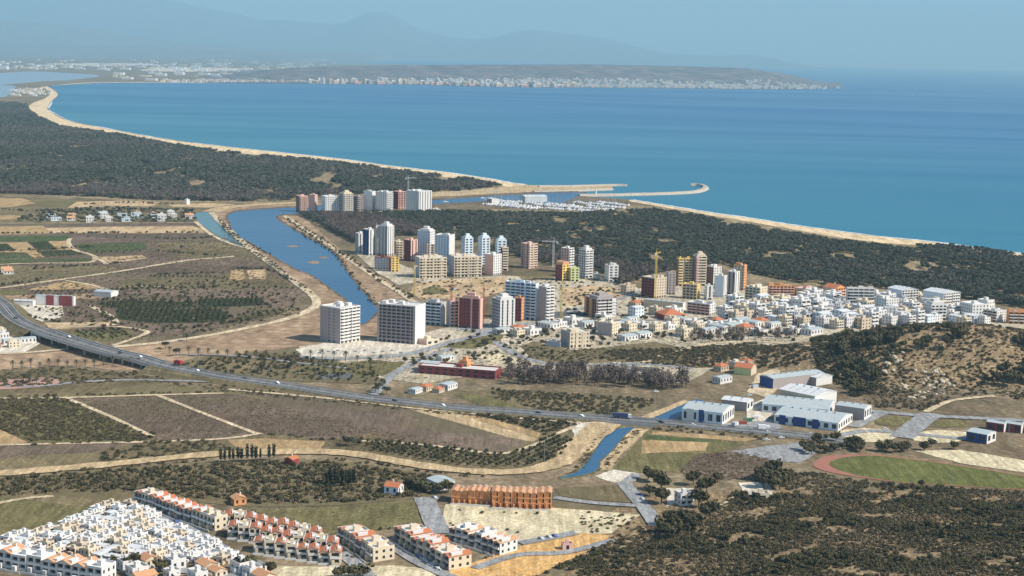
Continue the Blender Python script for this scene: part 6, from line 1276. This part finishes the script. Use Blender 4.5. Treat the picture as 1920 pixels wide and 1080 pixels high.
lorry('red lorry leaving the long motorway bridge', (334, 683.5), 4.5, 140, paint('red', (.45, .03, .03)), paint('red', (.45, .03, .03)), 8)
lorry('white-cabbed lorry with a dark blue box near the canal bridge', (1166, 784), .9, -8, paint('white', (.75, .75, .74)), paint('navy', (.05, .06, .14)), 13)
def container(label, px, m, rz):
    t = thing('shipping_container', label, 'container', G(*px), math.radians(rz)); mb = MB(); mb.box(-3, -1.2, .1, 3, 1.2, 2.7, 0, True)
    for k in range(9): mb.box(-2.8 + k * .66, -1.26, .3, -2.55 + k * .66, -1.2, 2.5)
    link('body', mb.mesh('body', [m]), t); mb = MB(); mb.box(3.0, -1.15, .15, 3.06, -.02, 2.6); link('door', mb.mesh('door', [m]), t); mb = MB(); mb.box(3.0, .02, .15, 3.06, 1.15, 2.6); link('door', mb.mesh('door', [m]), t)
container('rusty red container in the yard beside the canal workshop', (1392, 796), paint('rust', (.30, .08, .04)), 10)
container('green container in the yard beside the canal workshop', (1402, 791), paint('green', (.06, .16, .08)), 14)
container('white container against the largest factory hall', (1418, 786), paint('white', (.75, .75, .74)), 80)
container('blue container in the plot before the wooded slope', (1480, 735), paint('blue', (.06, .10, .28)), 30)
container('grey container beside the blue-gabled warehouse', (1415, 728), paint('silver', (.45, .46, .48)), 40)
lorry('white lorry parked before the blue-doored workshop', (1432, 806), .15, 5, paint('white', (.75, .75, .74)), paint('white', (.75, .75, .74)), 8)
lorry('white lorry parked in the yard of the canal workshop', (1378, 800), .15, 60, paint('white', (.75, .75, .74)), paint('silver', (.45, .46, .48)), 7)
# boats
def boat_proto(label, group, L=9, sail=False, mast=True):
    t = thing('sailing_boat', label, 'boat', (0, 0, 0), 0, group); w = L * .16; mb = MB(); bm = paint('white', (.75, .75, .74))
    deck = [(-L / 2, -w * .8), (0, -w), (L * .3, -w * .7), (L / 2, 0), (L * .3, w * .7), (0, w), (-L / 2, w * .8)]; keel = [(x * .85, y * .55) for x, y in deck]; k = len(deck)
    mb.face([(x, y, 1.1) for x, y in deck])
    for i in range(k): j = (i + 1) % k; mb.quad((*keel[i], -.3), (*keel[j], -.3), (*deck[j], 1.1), (*deck[i], 1.1))
    link('hull', mb.mesh('hull', [bm]), t); mb = MB(); mb.box(-L * .2, -w * .5, 1.05, L * .15, w * .5, 1.9); link('cabin', mb.mesh('cabin', [bm]), t)
    if mast: mb = MB(); mb.tube((L * .05, 0, 1), (L * .05, 0, L * 1.25), .1, .06, 5); link('mast', mb.mesh('mast', [STEEL]), t)
    if sail: mb = MB(); mb.face([(L * .04, 0, 2), (-L * .45, .4, 2.2), (L * .04, .05, L * 1.2)]); mb.face([(L * .05, 0, L * 1.1), (L * .48, .2, 1.5), (L * .07, .3, 1.6)]); link('sail', mb.mesh('sail', [bm]), t)
    return t
t = boat_proto('white yacht moored in the crowded marina', 'yachts in the marina'); k = 0
for (x0, y0, x1, y1, n) in ((912, 376, 980, 380, 14), (905, 383, 1000, 392, 20), (1000, 390, 1120, 397, 24), (1120, 380, 1180, 386, 16), (912, 377, 975, 383, 10), (915, 381, 1000, 388, 14), (1000, 384, 1090, 391, 18), (985, 381, 1080, 387, 16), (1075, 380, 1130, 384, 14), (1100, 386, 1175, 391, 16), (1060, 388, 1150, 394, 16), (930, 386, 1010, 392, 14)):
    for i in range(n):
        q = G(x0 + (x1 - x0) * (i + random.random() * .6) / n, y0 + (y1 - y0) * (i + .5) / n + random.uniform(-.4, .4), .15, False)
        if k == 0: t.location = q
        else: copy_tree(t, q, random.choice((1.2, -1.9)) + random.uniform(-.1, .1), random.uniform(1.1, 2.0))
        k += 1
t = boat_proto('lone boat under full white sail on the open sea', None, 16, True); t.location = G(1711, 178.5, -1.2, False); t.rotation_euler = (0, 0, 1.0)
t = boat_proto('white boat lying off the cape shore', 'boats off the cape', 26, False, False); t.location = G(1235, 168.5, -1.2, False)
for x, y in ((985, 187), (940, 166), (1060, 166.5), (1120, 167)): copy_tree(t, G(x, y, -1.2, False), random.uniform(0, 3), .8)
t = boat_proto('white launch in the harbour channel', 'launches in the harbour channel', 12, False, False); t.location = G(835, 379, .15, False); t.rotation_euler = (0, 0, .4)
copy_tree(t, G(905, 372, .15, False), .5)
# harbour light on the mole
t = thing('harbour_light', 'small white harbour light beside the channel', 'beacon', G(1117, 366, .1, False)); mb = MB(); mb.tube((0, 0, 0), (0, 0, 9), 2.0, 1.5, 10); link('tower', mb.mesh('tower', [wallm('W')]), t); mb = MB(); mb.tube((0, 0, 9), (0, 0, 11), .9, .7, 8); link('lantern', mb.mesh('lantern', [wallm('W')]), t); mb = MB(); mb.tube((0, 0, 8.7), (0, 0, 9.05), 2.1, 2.1, 10); link('gallery', mb.mesh('gallery', [wallm('W')]), t)
# rocks showing through the knoll
g_ = random.Random(5); LIME = mat('limestone', (.50, .42, .30), .9, .2, .6)
mesh_r = []
for v in range(3):
    mb = MB(); n = 7; gg = random.Random(v); ring = [[(math.cos(2 * math.pi * i / n) * r * gg.uniform(.8, 1.2), math.sin(2 * math.pi * i / n) * r * gg.uniform(.8, 1.2), z * gg.uniform(.8, 1.2)) for i in range(n)] for r, z in ((1.2, -.4), (1.1, .5), (.6, 1.0))]
    for a, b in zip(ring, ring[1:]):
        for i in range(n): mb.quad(a[i], a[(i + 1) % n], b[(i + 1) % n], b[i])
    mb.face(ring[-1]); mesh_r.append(mb.mesh('rock', [LIME]))
for px, py in scat_px([(1690, 720), (1720, 685), (1760, 690), (1800, 735), (1760, 745), (1700, 755)], 60, 9) + scat_px([(1650, 690), (1680, 655), (1700, 662), (1670, 695)], 28, 10):
    o = link('rock', mesh_r[g_.randrange(3)], None, G(px, py), g_.uniform(0, 6)); s = g_.uniform(.6, 2.0); o.scale = (s, s, s * .7); tag(o, 'pale limestone rock jutting from the eroded knoll', 'rock', 'rocks on the eroded knoll')

# ---------------------------------------------------------------- haze
mb = MB(); mb.box(-60000, -3000, -6, 60000, 83000, 3200, 0, True)
hm = bpy.data.materials.new('haze'); hm.use_nodes = True; hn = hm.node_tree.nodes; hn.remove(hn['Principled BSDF'])
pv = hn.new('ShaderNodeVolumePrincipled'); pv.inputs['Color'].default_value = (.455, .80, 1.0, 1); pv.inputs['Density'].default_value = 4.3e-5; pv.inputs['Anisotropy'].default_value = 0.0
hm.node_tree.links.new(pv.outputs[0], hn['Material Output'].inputs['Volume'])
ho = link('haze', mb.mesh('haze', [hm])); tag(ho, 'thin blue sea haze over the whole bay', 'haze', kind='stuff')
